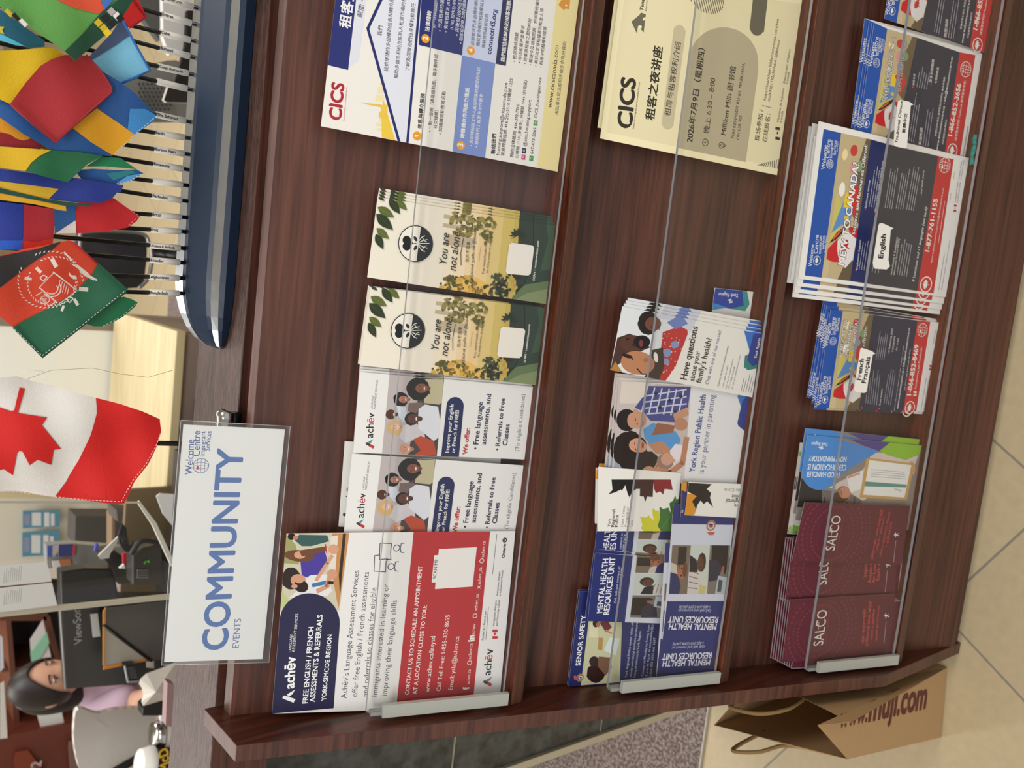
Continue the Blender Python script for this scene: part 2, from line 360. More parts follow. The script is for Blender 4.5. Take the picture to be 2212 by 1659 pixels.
# ------------------------------------------------------------------ printed art helpers
WHT=(236,234,228); NAVY=(32,42,104); RED=(186,44,44); INK=(34,36,44); GREY=(96,98,104)
def leafpoly(s, x, y, r, c, rot=0):
    """maple leaf"""
    P=[(0,1),(.12,.55),(.55,.75),(.45,.5),(.95,.35),(.8,.2),(1,0),(.55,-.1),(.6,-.35),(.1,-.3),(.04,-.85),(-.04,-.85),(-.1,-.3),(-.6,-.35),(-.55,-.1),(-1,0),(-.8,.2),(-.95,.35),(-.45,.5),(-.55,.75),(-.12,.55)]
    o=s.q((x,y)); k=r*s.unit((x,y)); a=R(rot)
    s._flat([o+Vector((px*math.cos(a)-py*math.sin(a), px*math.sin(a)+py*math.cos(a)))*k for px,py in P], c)
def ringc(s, x, y, r, wd, c):
    o=s.q((x,y)); u=s.unit((x,y)); n=24; a=[o+Vector((math.cos(2*math.pi*i/n),math.sin(2*math.pi*i/n)))*u*(r+wd/2) for i in range(n)]; b=[o+Vector((math.cos(2*math.pi*i/n),math.sin(2*math.pi*i/n)))*u*(r-wd/2) for i in range(n)]
    s.mb.add([s.w(v,s.h) for v in a+b],[(i,(i+1)%n,n+(i+1)%n,n+i) for i in range(n)],c if not isinstance(c,tuple) else ink(c)); s.h+=EPS
def arc(s, x, y, rx, ry, w, c, a0=0, a1=360, n=24):
    """arc on the paper, radii in crop pixels, angle from right, up"""
    o=s.q((x,y)); u=s.unit((x,y)); pts=[]
    for i in range(n+1):
        a=R(a0+(a1-a0)*i/n); pts.append(o+Vector((math.cos(a)*rx,math.sin(a)*ry))*u)
    for p,q in zip(pts[:-1],pts[1:]):
        t=(q-p).normalized(); nn=Vector((-t.y,t.x))*w*u/2; s.mb.add([s.w(v,s.h) for v in (p+nn,q+nn+t*w*u*.1,q-nn+t*w*u*.1,p-nn)],[(0,1,2,3)],c if not isinstance(c,tuple) else ink(c))
    s.h+=EPS
def globe(s, x, y, r, w, c):
    arc(s,x,y,r,r,w,c); arc(s,x,y,r*.45,r,w*.7,c)
    for k in (-.5,0,.5):
        e=math.sqrt(1-k*k); o=s.q((x,y)); u=s.unit((x,y))
        s.mb.add([s.w(o+Vector((sx*r*e,k*r+dy*w*.35))*u,s.h) for sx,dy in ((-1,-1),(1,-1),(1,1),(-1,1))],[(0,1,2,3)],ink(c)); s.h+=EPS
    o=s.q((x,y)); s.mb.add([s.w(o+Vector((dx*w*.35,sy*r))*s.unit((x,y)),s.h) for sy,dx in ((-1,-1),(-1,1),(1,1),(1,-1))],[(0,1,2,3)],ink(c)); s.h+=EPS
def achev_mark(s, a, b, c, cols):
    """slanted A mark: a bottom-left foot, b top, c right foot (crop points)"""
    A,B,D=s.q(a),s.q(b),s.q(c); t=(B-A).normalized(); n=Vector((t.y,-t.x)); w=(B-A).length*.26
    s._flat([A,B-t*w*.3,B+n*w*.4,B+n*w*1.0-t*w*.3,A+n*w*1.15],cols[0]); M=A+(B-A)*.5
    s._flat([M,B-t*w*.3,B+n*w*.4,B+n*w*1.0-t*w*.3,M+n*w*1.1],cols[1])
    K=B+(D-B)*.35+n*w*.1; s._flat([K+n*w*.1,D-(D-B).normalized()*0+n*w*0,D-n*w*1.5*1.0,K-n*w*.3-t*w*.9],cols[2])
def person(s, hx, hy, r, skin, hair, shirt=None, torso=None, hs=1.25, hd=(-.35,0), smile=True, ang=0):
    """printed picture of a person: hair, face, eyes, mouth; up is -x"""
    if torso: s.poly(torso, shirt)
    s.ell(hx+hd[0]*r, hy+hd[1]*r, r*hs*.98, r*hs*.95, hair, 22, 0, .08)
    s.ell(hx+.95*r, hy, r*.55, r*.4, tuple(int(v*.8) for v in skin))
    s.ell(hx+.05*r, hy, r*.98, r*.74, skin, 22)
    dk=tuple(int(v*.42) for v in skin)
    for e in (-.32,.32): s.ell(hx-.1*r, hy+e*r, r*.06, r*.15, dk, 8); s.ell(hx-.3*r, hy+e*r, r*.04, r*.18, dk, 8)
    s.ell(hx+.22*r, hy+.02*r, r*.16, r*.07, tuple(int(v*.75) for v in skin), 8)
    s.ell(hx+.5*r, hy, r*.11, r*.3, (236,230,225) if smile else (150,70,66), 12)

# ------------------------------------------------------------------ tier 1
# blue housing flyer
s=Sheet(n=.020,crop=cA)
s.body([(50,1040),(238,-600),(2215,-330),(2000,1415)],(236,233,226))
s.poly([(100,535),(275,577),(350,-90),(155,-90)],(38,46,112))
s.poly([(283,560),(365,500),(440,-80),(352,-80)],(222,224,234))
s.text('租客支援服務',(285,237),(366,-432),(240,240,240),.02)
s.text('賦能・教育',(388,147),(432,-120),INK,.012)
s.poly([(455,240),(700,1165),(752,1172),(862,-60),(592,-60)],(224,227,237))
s.poly([(552,1132),(664,1160),(560,800)],(236,200,70)); s.poly([(552,1132),(600,1040),(600,860),(545,870)],(236,200,70))
for x,y,l,wd in ((515,1080,35,24),(505,1040,45,30),(530,1000,20,30),(500,835,70,55),(520,745,60,30),(535,700,40,20),(512,770,45,18)): s.poly([(x,y),(x,y-wd),(x+l,y-wd),(x+l,y)],(238,224,176))
s.poly([(372,843),(430,850),(552,860),(550,886),(430,862)],(232,196,80)); s.ell(560,945,34,34,(232,196,80))
s.stroke([(694,1165),(437,235),(582,-80)],24,NAVY); s.stroke([(762,1180),(872,-80)],22,NAVY)
s.text('CICS',(215,992),(240,695),(170,36,52),.035); s.text('Centre for Immigrant and Community Services',(243,1000),(268,715),(170,36,52),.012); leafpoly(s,125,865,13,(170,36,52))
s.ell(190,955,12,9,(236,233,226)); s.ell(168,940,8,6,(236,233,226))
for t,a,b in (('我們',(548,297),(556,215)),('提供便捷的多語種的信息和轉介服務',(600,590),(652,-60)),('幫助多倫多和約克區私人租賃市場的租客',(682,648),(752,-60)),('了解及保障他們自身權利和責任',(775,588),(828,30))): s.text(t,a,b,INK,.004)
s.poly([(855,370),(1212,456),(1270,-100),(885,-100)],(38,46,112))
s.text('法律諮詢',(940,262),(958,95),WHT,.02)
for t,a,b in (('對一法律諮詢的預約',(990,232),(1018,-60)),('◦ 作爲租客的權利',(1040,262),(1068,-40)),('◦ 安省租賃法 (RTA)',(1088,268),(1118,-40)),('(LTB) 程序及申請',(1138,245),(1166,-20)),('◦ 房東發出的法律',(1180,298),(1216,-20)),('• 租客和房東之間的調解',(1213,362),(1248,-10))): s.text(t,a,b,(226,228,238),.006)
s.text('信息與轉介服務',(875,1062),(905,772),INK,.02)
for t,a,b in (('• 一對一咨詢（通過面對面、電子郵件或',(957,1090),(1014,450)),('社交媒體）',(1003,1060),(1016,910)),('• 知識講座和教育活動',(1043,1110),(1077,755))): s.text(t,a,b,INK,.004)
s.poly([(1135,1247),(1402,1302),(1487,520),(1213,457)],(122,144,204))
s.text('跨機構合作與能力建設',(1228,1140),(1272,725),WHT,.02)
s.text('• 爲前線社區工作人員和租客群體提供培訓',(1297,1205),(1362,560),WHT); s.text('• 聯絡我們了解更多合作機會',(1341,1215),(1384,775),WHT)
s.poly([(1213,457),(1487,520),(1555,-100),(1275,-100)],(202,209,234))
for t,a,b in (('請瀏覽我們多語種的網站',(1310,375),(1345,-20)),('獲取更多關於租客權益及',(1355,383),(1392,-10)),('服務資的最新信息',(1400,397),(1430,118))): s.text(t,a,b,INK,.01)
s.text('connectHS.org',(1452,450),(1500,82),NAVY,.03)
s.poly([(1490,525),(1573,543),(1642,-60),(1553,-60)],(34,40,84)); s.text('我們能協助解決的租客問題:',(1560,512),(1615,0),WHT,.02)
for t,a,b in (('• 租房維修問題',(1653,512),(1677,270)),('• 非法租屋押金要求',(1697,520),(1727,212)),('• 房東與租客之間的糾紛',(1741,530),(1783,155)),('• 驅逐令及相關問題，例如裝修驅逐',(1786,540),(1850,-20)),('• 高於法定漲租幅度的租金上漲',(1830,550),(1883,72)),('• 租房中的騷擾和歧視',(1873,558),(1909,222))): s.text(t,a,b,INK,.003)
s.poly([(1830,1378),(2000,1415),(2187,-100),(2003,-100)],(238,222,158))
for x,y,t in ((912,318,'2'),(842,1120,'1'),(1203,1198,'3'),(1285,418,'4')):
    s.circ(x,y,37,(232,158,44)); w_=12
    if t=='1': s.stroke([(x-16,y-3),(x+15,y+1)],7,(250,246,236)); s.stroke([(x-16,y-3),(x-8,y+8)],6,(250,246,236))
    else: s.text(t,(x+16,y+w_),(x+17,y-w_-1),(250,246,236),.03)
s.text('聯絡我們',(1482,1270),(1492,1105),INK,.02)
for t,a,b,bo in (('housing.support@cicscanada.com',(1520,1278),(1588,685),0),('常見問題咨詢: 416-292-7510 分機號 1222',(1558,1285),(1630,648),.004),('預約法律諮詢: 416-292-7510',(1633,1298),(1685,860),.006),('分機號 1110 (多倫多), 分機號 1144 (約克區)',(1673,1305),(1748,665),0),('@cics.housing.support',(1741,1208),(1783,825),0),('647-473-2065',(1798,1270),(1824,1055),0),('CICS_housingservice',(1830,975),(1867,640),0),('www.cicscanada.com',(1952,890),(2010,378),.006),('由加拿大司法部和多倫多市政府資助',(2002,945),(2070,345),.003)): s.text(t,a,b,INK,bo)
for x,y,c in ((1717,1293,(196,56,120)),(1722,1240,(34,40,84)),(1782,1303,(66,150,76)),(1817,1012,(66,150,76))):
    s.poly([(x-17,y+20),(x+15,y+25),(x+19,y-17),(x-13,y-22)],c); ringc(s,x,y,8,3,WHT)
s.poly([(2005,40),(2045,80),(2060,78),(2050,-30)],(222,150,50)); s.poly([(2040,70),(2095,76),(2105,-20),(2050,-30)],(222,150,50)); s.circ(2070,45,9,(245,240,225))
s.build('flyer','white and navy tenant services flyer in traditional Chinese, top right of the rack','flyer')

# green leafy cards
def alone():
    s=Sheet(n=.022,crop=cB)
    T=[(120,790),(200,165),(1580,385),(1525,1000)]
    s.body(T,(238,231,214))
    def g(a,b):  # a across 0 (left) .. 1 (right), b down 0..1
        L=[T[0][i]+(T[3][i]-T[0][i])*b for i in (0,1)]; Q=[T[1][i]+(T[2][i]-T[1][i])*b for i in (0,1)]
        return (L[0]+(Q[0]-L[0])*a, L[1]+(Q[1]-L[1])*a)
    G=lambda pts,c: s.poly([g(*p) for p in pts],c)
    for i,c in enumerate([(240,232,214),(241,228,202),(242,222,188),(240,214,168),(234,204,150),(222,196,128),(208,186,102),(198,176,88)]):
        y0=.34+i*.062; G([(0,y0),(1,y0),(1,y0+.07),(0,y0+.07)],c)
    G([(0,.82),(1,.80),(1,1),(0,1)],(40,56,44))
    for x,y,w,h in ((.87,.38,.05,.16),(.76,.38,.05,.14),(.55,.40,.13,.17),(.68,.44,.06,.1)): G([(x,y),(x+w,y),(x+w,y+h),(x,y+h)],(196,178,148))
    rr=random.Random(3)
    def bush(x,y,rx,ry,cols,n):
        for i in range(n):
            a=rr.random()*6.28; k=rr.random()**.5; p=g(x+math.cos(a)*rx*k,y+math.sin(a)*ry*k); s.ell(p[0],p[1],9+rr.random()*15,7+rr.random()*14,cols[rr.randrange(len(cols))],8,rr.random()*3,.6)
    G([(0,.42),(.16,.44),(.2,.6),(.1,.7),(0,.7)],(232,190,96))
    bush(.06,.52,.14,.12,[(110,96,42),(78,82,36),(150,120,52),(214,168,70)],80)
    bush(.84,.5,.16,.09,[(92,92,44),(120,112,56),(150,136,70)],64)
    bush(.1,.70,.2,.06,[(52,58,32),(70,74,40),(90,88,44)],40)
    bush(.84,.62,.2,.05,[(110,106,54),(150,140,66),(90,92,46)],34)
    bush(.12,.78,.22,.07,[(30,38,28),(44,52,34),(28,34,26),(196,164,72)],60)
    for k in range(9):
        a=g(.80,.80); t=R(150+k*30); b=(a[0]+70*math.cos(t),a[1]+60*math.sin(t)); s.poly([a,(a[0]+(b[0]-a[0])*.5-12,a[1]+(b[1]-a[1])*.5+8),b,(a[0]+(b[0]-a[0])*.5+10,a[1]+(b[1]-a[1])*.5-10)],(34,44,34))
    G([(0,.80),(.14,.84),(.3,.9),(.45,1),(0,1)],(96,118,76)); G([(0,.82),(.1,.88),(.2,1),(0,1)],(128,142,96)); G([(.2,.86),(.55,.9),(1,.88),(1,1),(.3,1)],(42,60,46)); G([(.4,.94),(.8,.97),(1,.95),(1,1),(.45,1)],(58,82,58))
    for A,B,dk in (((345,105),(432,192),0),((292,92),(352,184),1),((338,182),(427,267),0),((290,178),(372,297),1),((203,158),(252,195),1),((200,243),(328,325),0),((188,296),(318,422),1),((190,408),(287,492),0),((184,452),(243,572),1),((196,90),(232,120),1)):
        dx,dy=B[0]-A[0],B[1]-A[1]; L=[(A[0]+dx*t-dy*w_,A[1]+dy*t+dx*w_) for t,w_ in ((0,0),(.15,.13),(.35,.22),(.6,.2),(.82,.1),(1,0),(.82,-.1),(.6,-.2),(.35,-.22),(.15,-.13))]; s.poly(L,(46,58,32) if dk else (92,104,46)); s.stroke([A,B],3,(120,130,70) if not dk else (70,84,48))
    s.circ(495,528,143,(26,28,30)); s.circ(495,528,136,(240,235,224))
    o=s.q((495,528)); u=s.unit((495,528)); s._flat([o+Vector((math.cos(R(a)),math.sin(R(a))))*u*140 for a in range(188,353,8)],(26,28,30))
    for x,y in ((425,500),(425,548)): s.circ(x,y,34,(26,28,30))
    s.poly([(415,470),(432,580),(470,530),(475,520)],(26,28,30)); s.poly([(470,525),(500,522),(500,528),(470,531)],(26,28,30)); s.ell(493,560,12,22,(26,28,30),12,.5); s.ell(493,490,12,22,(26,28,30),12,-.5)
    for dx,dy in ((60,-60),(80,-30),(95,0),(80,36),(60,64)): s.stroke([(505,526),(505+dx*.6,526+dy*.8),(505+dx,526+dy)],6,(236,234,226)); s.stroke([(505+dx*.6,526+dy*.8),(505+dx*.95,526+dy*.45)],4,(236,234,226))
    s.text('You are',(735,688),(757,448),(28,30,30),0,.25,1.2); s.text('not alone.',(806,742),(845,430),(28,30,30),0,.25,1.2)
    s.stroke([(848,695),(846,600),(866,488)],5,(28,30,30))
    s.text('您并不孤单',(905,672),(916,512),(44,44,40)); s.text('நீங்கள் தனியாக இல்லை',(938,792),(968,405),(44,44,40),.006)
    s.stroke([(987,670),(1000,552)],2,(120,104,70)); s.text('Free mental health resources',(1027,762),(1058,452),(44,44,40)); s.text('for every corner of our city.',(1056,757),(1090,468),(44,44,40))
    s.poly([(1196,740),(1206,762),(1370,776),(1390,760),(1416,560),(1405,542),(1240,520),(1222,535)],(240,234,224))
    s.text('SCAN • rootsmarkham.com',(1420,815),(1455,508),WHT,.02)
    return s
s=alone(); c0=s.q((120,790))
al=s.build('pamphlet','green leafy mental health card reading You are not alone, right one of the pair','pamphlet','cards reading You are not alone')
q1=s.q((65,1475)); v=q1-c0; V=s.ex*v[0]+s.es*v[1]
a1=(s.q((200,165))-c0).angle_signed(Vector((1,0))); a2=(s.q((150,845))-q1).angle_signed(Vector((1,0)))
def planar(s0, o, pA, pB, qA, qB, label, dn=0):
    """copy o so that point pA goes to qA and the direction pA-pB turns to qA-qB, within the sheet plane"""
    A,B,Q,W_=s0.q(pA),s0.q(pB),s0.q(qA),s0.q(qB); th=math.atan2((W_-Q).y,(W_-Q).x)-math.atan2((B-A).y,(B-A).x)
    rel=s0.w(A)-o.location; M=Matrix.Rotation(th,3,s0.nrm); c=dup(o,Vector(),label,th,s0.nrm); c.location=s0.w(Q)-M@rel+s0.nrm*dn; return c
planar(s,al,(120,790),(200,165),(65,1475),(150,845),'green leafy mental health card reading You are not alone, left one of the pair',-.0016)
ORD=('first','second','third','fourth','fifth','sixth','seventh')
for k in (1,2,3): planar(s,al,(120,790),(200,165),(120+k*9,790-k*24),(200+k*9,165-k*24),ORD[k-1]+' sheet fanned out behind the right You are not alone card',-.0024*k)
for k in (1,2): planar(s,al,(120,790),(200,165),(65-k*4,1475-k*4),(150-k*4,845-k*12),ORD[k-1]+' sheet showing its edge behind the left You are not alone card',-.0016-.0022*k)

# language assessment narrow cards
LOGO=((196,60,54),(70,66,70),(66,146,152))
s=Sheet(n=.017,crop=cC)
s.body([(140,840),(200,100),(1800,235),(1720,905)],(234,233,230))
achev_mark(s,(322,806),(248,760),(325,718),LOGO)
s.text('ach',(322,705),(329,574),INK,.012); s.text('ē',(330,566),(333,524),(190,50,60),.012); s.text('v',(333,520),(336,478),INK,.012)
s.text('LANGUAGE',(318,443),(328,318),GREY,.01); s.text('ASSESSMENT SERVICES',(343,445),(369,175),GREY,.01)
s.poly([(405,848),(474,118),(975,168),(908,872)],(188,178,178)); s.poly([(640,858),(700,600),(760,150),(975,168),(908,872)],(72,62,62))
person(s,765,250,58,(134,84,60),(30,24,24),(192,184,148),[(800,165),(970,170),(955,380),(930,400),(790,385),(795,320),(850,300)],1.9,(-.5,.1))
person(s,600,352,44,(176,120,98),(24,20,22),(116,98,92),[(640,460),(650,385),(770,380),(790,400),(745,450),(700,490)],1.6,(-.5,0))
person(s,490,490,44,(92,56,44),(84,52,42),(208,216,228),[(540,410),(620,420),(640,540),(600,560),(560,510)],1.1,(-.1,0))
person(s,528,606,42,(222,180,160),(206,170,110),(206,202,206),[(560,700),(600,590),(720,570),(790,640),(800,700),(680,730),(620,750)],1.8,(-.2,.2))
person(s,690,530,58,(96,58,46),(38,28,26),(222,224,232),[(740,440),(800,398),(920,420),(940,560),(925,700),(880,735),(740,620),(735,560)],1.12,(-.25,0))
person(s,625,808,50,(206,150,120),(206,150,120),(186,72,40),[(690,720),(760,688),(880,735),(905,865),(700,862),(760,820)],1.05,(-.1,0))
P=[(947,876),(1110,880)]+[(1076+79*math.cos(R(a)),412-82*math.sin(R(a))) for a in range(0,181,12)]
s.poly(P,(28,36,84)); s.text('Improve your English',(1018,840),(1062,400),WHT,.022); s.text('or French for FREE!',(1072,842),(1112,452),WHT,.022)
s.text('We offer:',(1185,857),(1213,615),RED,.03)
for t,a,b in (('• Free language',(1283,812),(1332,378)),('assessments, and',(1357,767),(1408,305)),('• Referrals to Free',(1482,820),(1534,345)),('Classes',(1553,775),(1576,582))): s.text(t,a,b,(34,36,70),.02)
s.text('(To eligible Candidates)',(1660,828),(1720,305),(120,120,124),-.004)
ac=s.build('pamphlet','white language assessment card with group photo, next to the green leafy cards','pamphlet','narrow language assessment cards')
planar(s,ac,(140,840),(200,100),(55,1575),(130,860),'white language assessment card with group photo, next to the wide red and navy flyer',-.0006)
for k in (1,2,3): planar(s,ac,(140,840),(200,100),(140+k*5,840-k*22),(200+k*5,100-k*22),ORD[k-1]+' sheet fanned out under the language assessment card beside the green leafy cards',-.0022*k)
s=Sheet(n=.006,crop=cC); s.body([(5,1520),(62,735),(1500,850),(1440,1600)],(222,221,217)); s.ell(60,1410,16,16,(70,66,70)); s.poly([(78,1195),(90,1195),(92,1162),(80,1162)],RED); s.ell(78,1243,6,6,INK)
s.build('pamphlet','white card peeking up behind the two language assessment cards','pamphlet')

# wide language assessment flyer
s=Sheet(n=.023,crop=cD)
s.body([(105,1570),(225,85),(2110,65),(1975,1512)],(234,233,230))
s.poly([(172,730),(225,85),(742,82),(662,720)],(206,200,178)); s.poly([(590,360),(600,84),(742,82),(655,700),(640,640)],(196,140,84)); s.poly([(655,430),(690,84),(715,83),(665,600)],(60,46,38)); s.poly([(570,420),(590,110),(650,100),(625,420)],(226,220,208))
s.poly([(200,330),(225,95),(300,180),(330,340)],(158,160,104)); s.poly([(178,690),(190,560),(250,640),(230,700)],(186,200,140))
s.poly([(290,140),(330,95),(560,100),(575,150),(430,190),(350,190)],(58,92,88)); s.ell(265,110,30,30,(30,24,24)); s.ell(300,120,22,18,(190,130,96))
s.poly([(340,320),(380,220),(540,230),(560,300),(520,420),(420,460),(350,430)],(76,60,156)); s.ell(330,270,125,48,(112,72,48),24,.1); s.ell(335,262,48,32,(214,160,128)); s.poly([(330,225),(560,190),(545,235),(350,275)],(112,72,48))
s.poly([(350,480),(420,430),(560,420),(600,560),(560,600),(400,600),(240,620),(330,540)],(226,226,226)); s.poly([(430,500),(560,470),(570,500),(440,530)],(64,120,170))
s.ell(262,455,80,92,(46,36,32),20,0,.15); s.ell(320,470,62,50,(208,154,124)); s.ell(345,520,60,50,(44,32,28),20,.3); s.ell(330,462,40,34,(208,154,124)); s.ell(290,520,26,18,(208,154,124))
s.stroke([(480,560),(560,520),(580,440)],38,(208,154,124)); s.ell(600,420,42,40,(208,154,124)); s.poly([(560,500),(612,505),(612,480),(562,478)],(46,32,28)); s.stroke([(470,470),(560,330),(600,270)],30,(214,160,128)); s.ell(612,215,44,40,(214,160,128)); s.stroke([(555,245),(545,175)],8,(200,50,60))
P=[(105,1570),(612,1525),(668,830)]+[(668-6*k-(k*k*.0),0) for k in ()]
arcp=[(419+249*math.cos(R(a))+(-4),828-246*math.sin(R(a))+ (1-math.cos(R(a)))*(-4)) for a in range(0,181,9)]
s.poly([(105,1570),(612,1525)]+arcp,(42,40,72))
achev_mark(s,(282,1480),(185,1442),(296,1370),((240,240,240),(240,240,240),(240,240,240)))
s.text('achēv',(286,1357),(300,1100),(244,244,244),.03); s.text('LANGUAGE',(262,1062),(275,915),WHT); s.text('ASSESSMENT SERVICES',(292,1062),(322,745),WHT)
for t,a,b in (('FREE ENGLISH / FRENCH',(398,1482),(448,855)),('ASSESSMENTS & REFERRALS',(457,1472),(522,755)),('YORK-SIMCOE REGION',(549,1462),(600,918))): s.text(t,a,b,(244,244,244),.022)
for t,a,b in (("Achēv's Language Assessment Services",(718,1443),(822,390)),('offer free English / French assessments',(805,1430),(905,402)),('and referrals to classes for eligible',(893,1427),(965,530)),('immigrants interested in learning or',(970,1427),(1068,502)),('improving their language skills',(1050,1420),(1135,635))): s.text(t,a,b,(86,84,96),-.004)
for pts in ([(945,395),(950,268),(990,262)],[(945,395),(1040,402),(1045,315),(1060,300),(1045,298)],[(995,165),(990,300),(1045,295),(1085,300),(1082,240),(1090,168)]): s.stroke(pts,6,(52,54,90))
s.stroke([(995,165),(1090,168)],6,(52,54,90))
for x,y in ((1085,358),(1132,205)): ringc(s,x,y,25,6,(52,54,90)); s.stroke([(x+60,y+38),(x+35,y+35),(x+30,y),(x+38,y-38),(x+64,y-40)],6,(52,54,90))
s.poly([(1133,1484),(1762,1447),(1902,68),(1272,72)],(182,40,42))
for t,a,b,bo in (('CONTACT US TO SCHEDULE AN APPOINTMENT',(1233,1412),(1345,352),.022),('AT A LOCATION CLOSE TO YOU:',(1297,1408),(1382,680),.022),('www.achev.ca/lasysd',(1400,1392),(1450,930),.004),('Call Toll Free: 1-855-330-8655',(1492,1382),(1570,757),.004),('Email: ysla@achev.ca',(1592,1372),(1648,932),.004)): s.text(t,a,b,(240,232,228),bo)
s.poly([(1447,543),(1757,522),(1792,198),(1480,213)],(236,234,230)); s.poly([(1420,488),(1475,490),(1482,262),(1442,265)],(236,234,230)); s.text('SCAN ME',(1455,458),(1472,298),(60,40,44),.008)
for t,a,b in (('achev.ca',(1731,1325),(1742,1205)),('achev.ca',(1745,1120),(1757,990)),('achev',(1773,915),(1783,828)),('achev_ca',(1795,720),(1808,582)),('achev_ca',(1822,505),(1835,362)),('achev.ca',(1851,280),(1864,148))): s.text(t,a,b,(240,230,226))
s.text('f',(1728,1365),(1728,1345),WHT,.05); s.text('in',(1770,968),(1772,922),WHT,.05); s.text('X',(1822,540),(1824,512),WHT,.02)
for x,y in ((1732,1150),(1777,763),(1833,310)): ringc(s,x,y,17,5,WHT)
achev_mark(s,(1905,1346),(1840,1310),(1918,1265),LOGO); s.text('ach',(1905,1250),(1917,1130),INK,.012); s.text('ē',(1918,1125),(1922,1085),(190,50,60),.012); s.text('v',(1923,1078),(1927,1032),INK,.012)
s.text('Funded by / Financé par :',(1848,962),(1872,712),GREY,.006); s.stroke([(1866,960),(1888,690)],3,INK); s.stroke([(1922,420),(1957,92)],3,INK)
for y in (940,885): s.poly([(1920,y+13),(1962,y+13),(1963,y-9),(1921,y-9)],(196,40,50))
leafpoly(s,1942,912,14,(196,40,50))
for t,a,b in (('Immigration, Refugees',(1936,845),(1957,635)),('and Citizenship Canada',(1962,848),(1983,630)),('Immigration, Réfugiés',(1965,598),(1986,398)),('et Citoyenneté Canada',(1989,600),(2010,388))): s.text(t,a,b,GREY,.006)
s.text('Ontario',(2020,285),(2032,170),INK,.03); s.circ(2022,140,20,INK); ringc(s,2022,140,9,4,WHT)
s.build('flyer','wide navy, white and red flyer at the left end of the top tier','flyer')
# ------------------------------------------------------------------ tier 2
YEL=(248,238,194); YB=(52,46,40)
def yellow(n):
    s=Sheet(n=n,crop=cE)
    s.body([(150,1240),(346,-240),(2010,-10),(1760,1575)],YEL)
    s.poly([(210,1187),(1752,1500),(1975,40),(390,-200)],(236,226,184))
    s.poly([(833,1322),(945,525)]+[(1256+312*math.cos(R(a)),560-316*math.sin(R(a))) for a in range(172,-4,-8)]+[(1568,640),(1455,1452)],(186,176,146))
    s.stroke([(757,1095),(862,288)],132,(202,192,158)); s.circ(757,1095,66,(202,192,158)); s.circ(862,288,66,(202,192,158))
    s.stroke([(1558,240),(1592,-60)],170,(104,98,82)); s.circ(1556,236,85,(104,98,82))
    for k in range(16):
        x=955+k*20; h=math.sqrt(max(0,150**2-(x-1100)**2)); s.stroke([(x,-60+ -h*.2),(x+h*.35,-25+h)],8,(76,72,62))
    for k in range(11): s.stroke([(1560+k*19,1478+k*4-max(0,k*9)),(1590+k*15,1480+k*3)],8,(76,72,62))
    s.text('CICS',(430,1150),(468,712),YB,.035); s.text('Centre for Immigrant and Community Services',(453,1160),(508,738),YB,.012); leafpoly(s,320,965,18,YB)
    s.ell(398,1100,18,14,(236,226,184)); s.ell(370,1075,12,9,(236,226,184))
    s.poly([(430,195),(480,300),(488,240),(525,115)],(112,106,90)); s.poly([(470,205),(540,292),(560,130),(515,112)],(112,106,90)); s.ell(508,242,17,15,YEL,12); s.poly([(530,185),(555,180),(560,155),(535,158)],YEL)
    s.text('Tenant Support',(535,95),(575,-230),YB,.02,.2)
    s.text('Empowerment and education',(566,102),(596,-200),YB,.004,.2)
    for t,a,b,bo in (('租客之夜讲座',(628,1080),(706,425),.025),('租房与租客权利介绍',(773,1042),(872,385),.003),('2026年7月9日（星期四）',(973,1278),(1087,440),.02),('晚上 6:30 – 8:00',(1123,1195),(1182,705),.004),('Milliken Mills 图书馆',(1273,1213),(1365,602),.012),('7600 KENNEDY RD #1, MARKHAM,',(1348,1247),(1448,568),0),('ON L3R 9S5',(1394,1255),(1421,1035),0),('现场参加 /',(1573,1265),(1612,985),.006),('在线报名：',(1640,1278),(1676,1022),.006),('https://markham.bibliocommons.com/eve',(1635,900),(1753,172),0),('nts/69601732c967cb412080cecd',(1670,910),(1762,362),0),('Ministère de la Justice',(1751,1095),(1800,793),0),('Canada',(1779,1098),(1791,996),0),('Department of Justice',(1807,747),(1857,442),0),('Canada',(1832,752),(1846,648),0)): s.text(t,a,b,YB,bo)
    s.stroke([(1602,945),(1684,966)],4,YB); ringc(s,1093,1277,31,6,YB); s.stroke([(1078,1277),(1095,1280),(1100,1268)],5,YB)
    ringc(s,1236,1302,26,6,YB); ringc(s,1236,1302,9,5,YB); s.stroke([(1256,1318),(1276,1306),(1256,1288)],6,YB)
    for y in (1238,1150): s.poly([(1718,y+10),(1758,y+18),(1762,y-6),(1722,y-14)],YB)
    leafpoly(s,1740,1192,14,YB)
    return s
s=yellow(.02); g0=s.build('flyer','pale yellow tenant talk flyer in simplified Chinese, front one in the middle tier','flyer','pale yellow tenant talk flyers')
planar(s,g0,(150,1240),(346,-240),(138,1140),(334,-340),'pale yellow tenant talk flyer peeking out behind the front one',-.003)

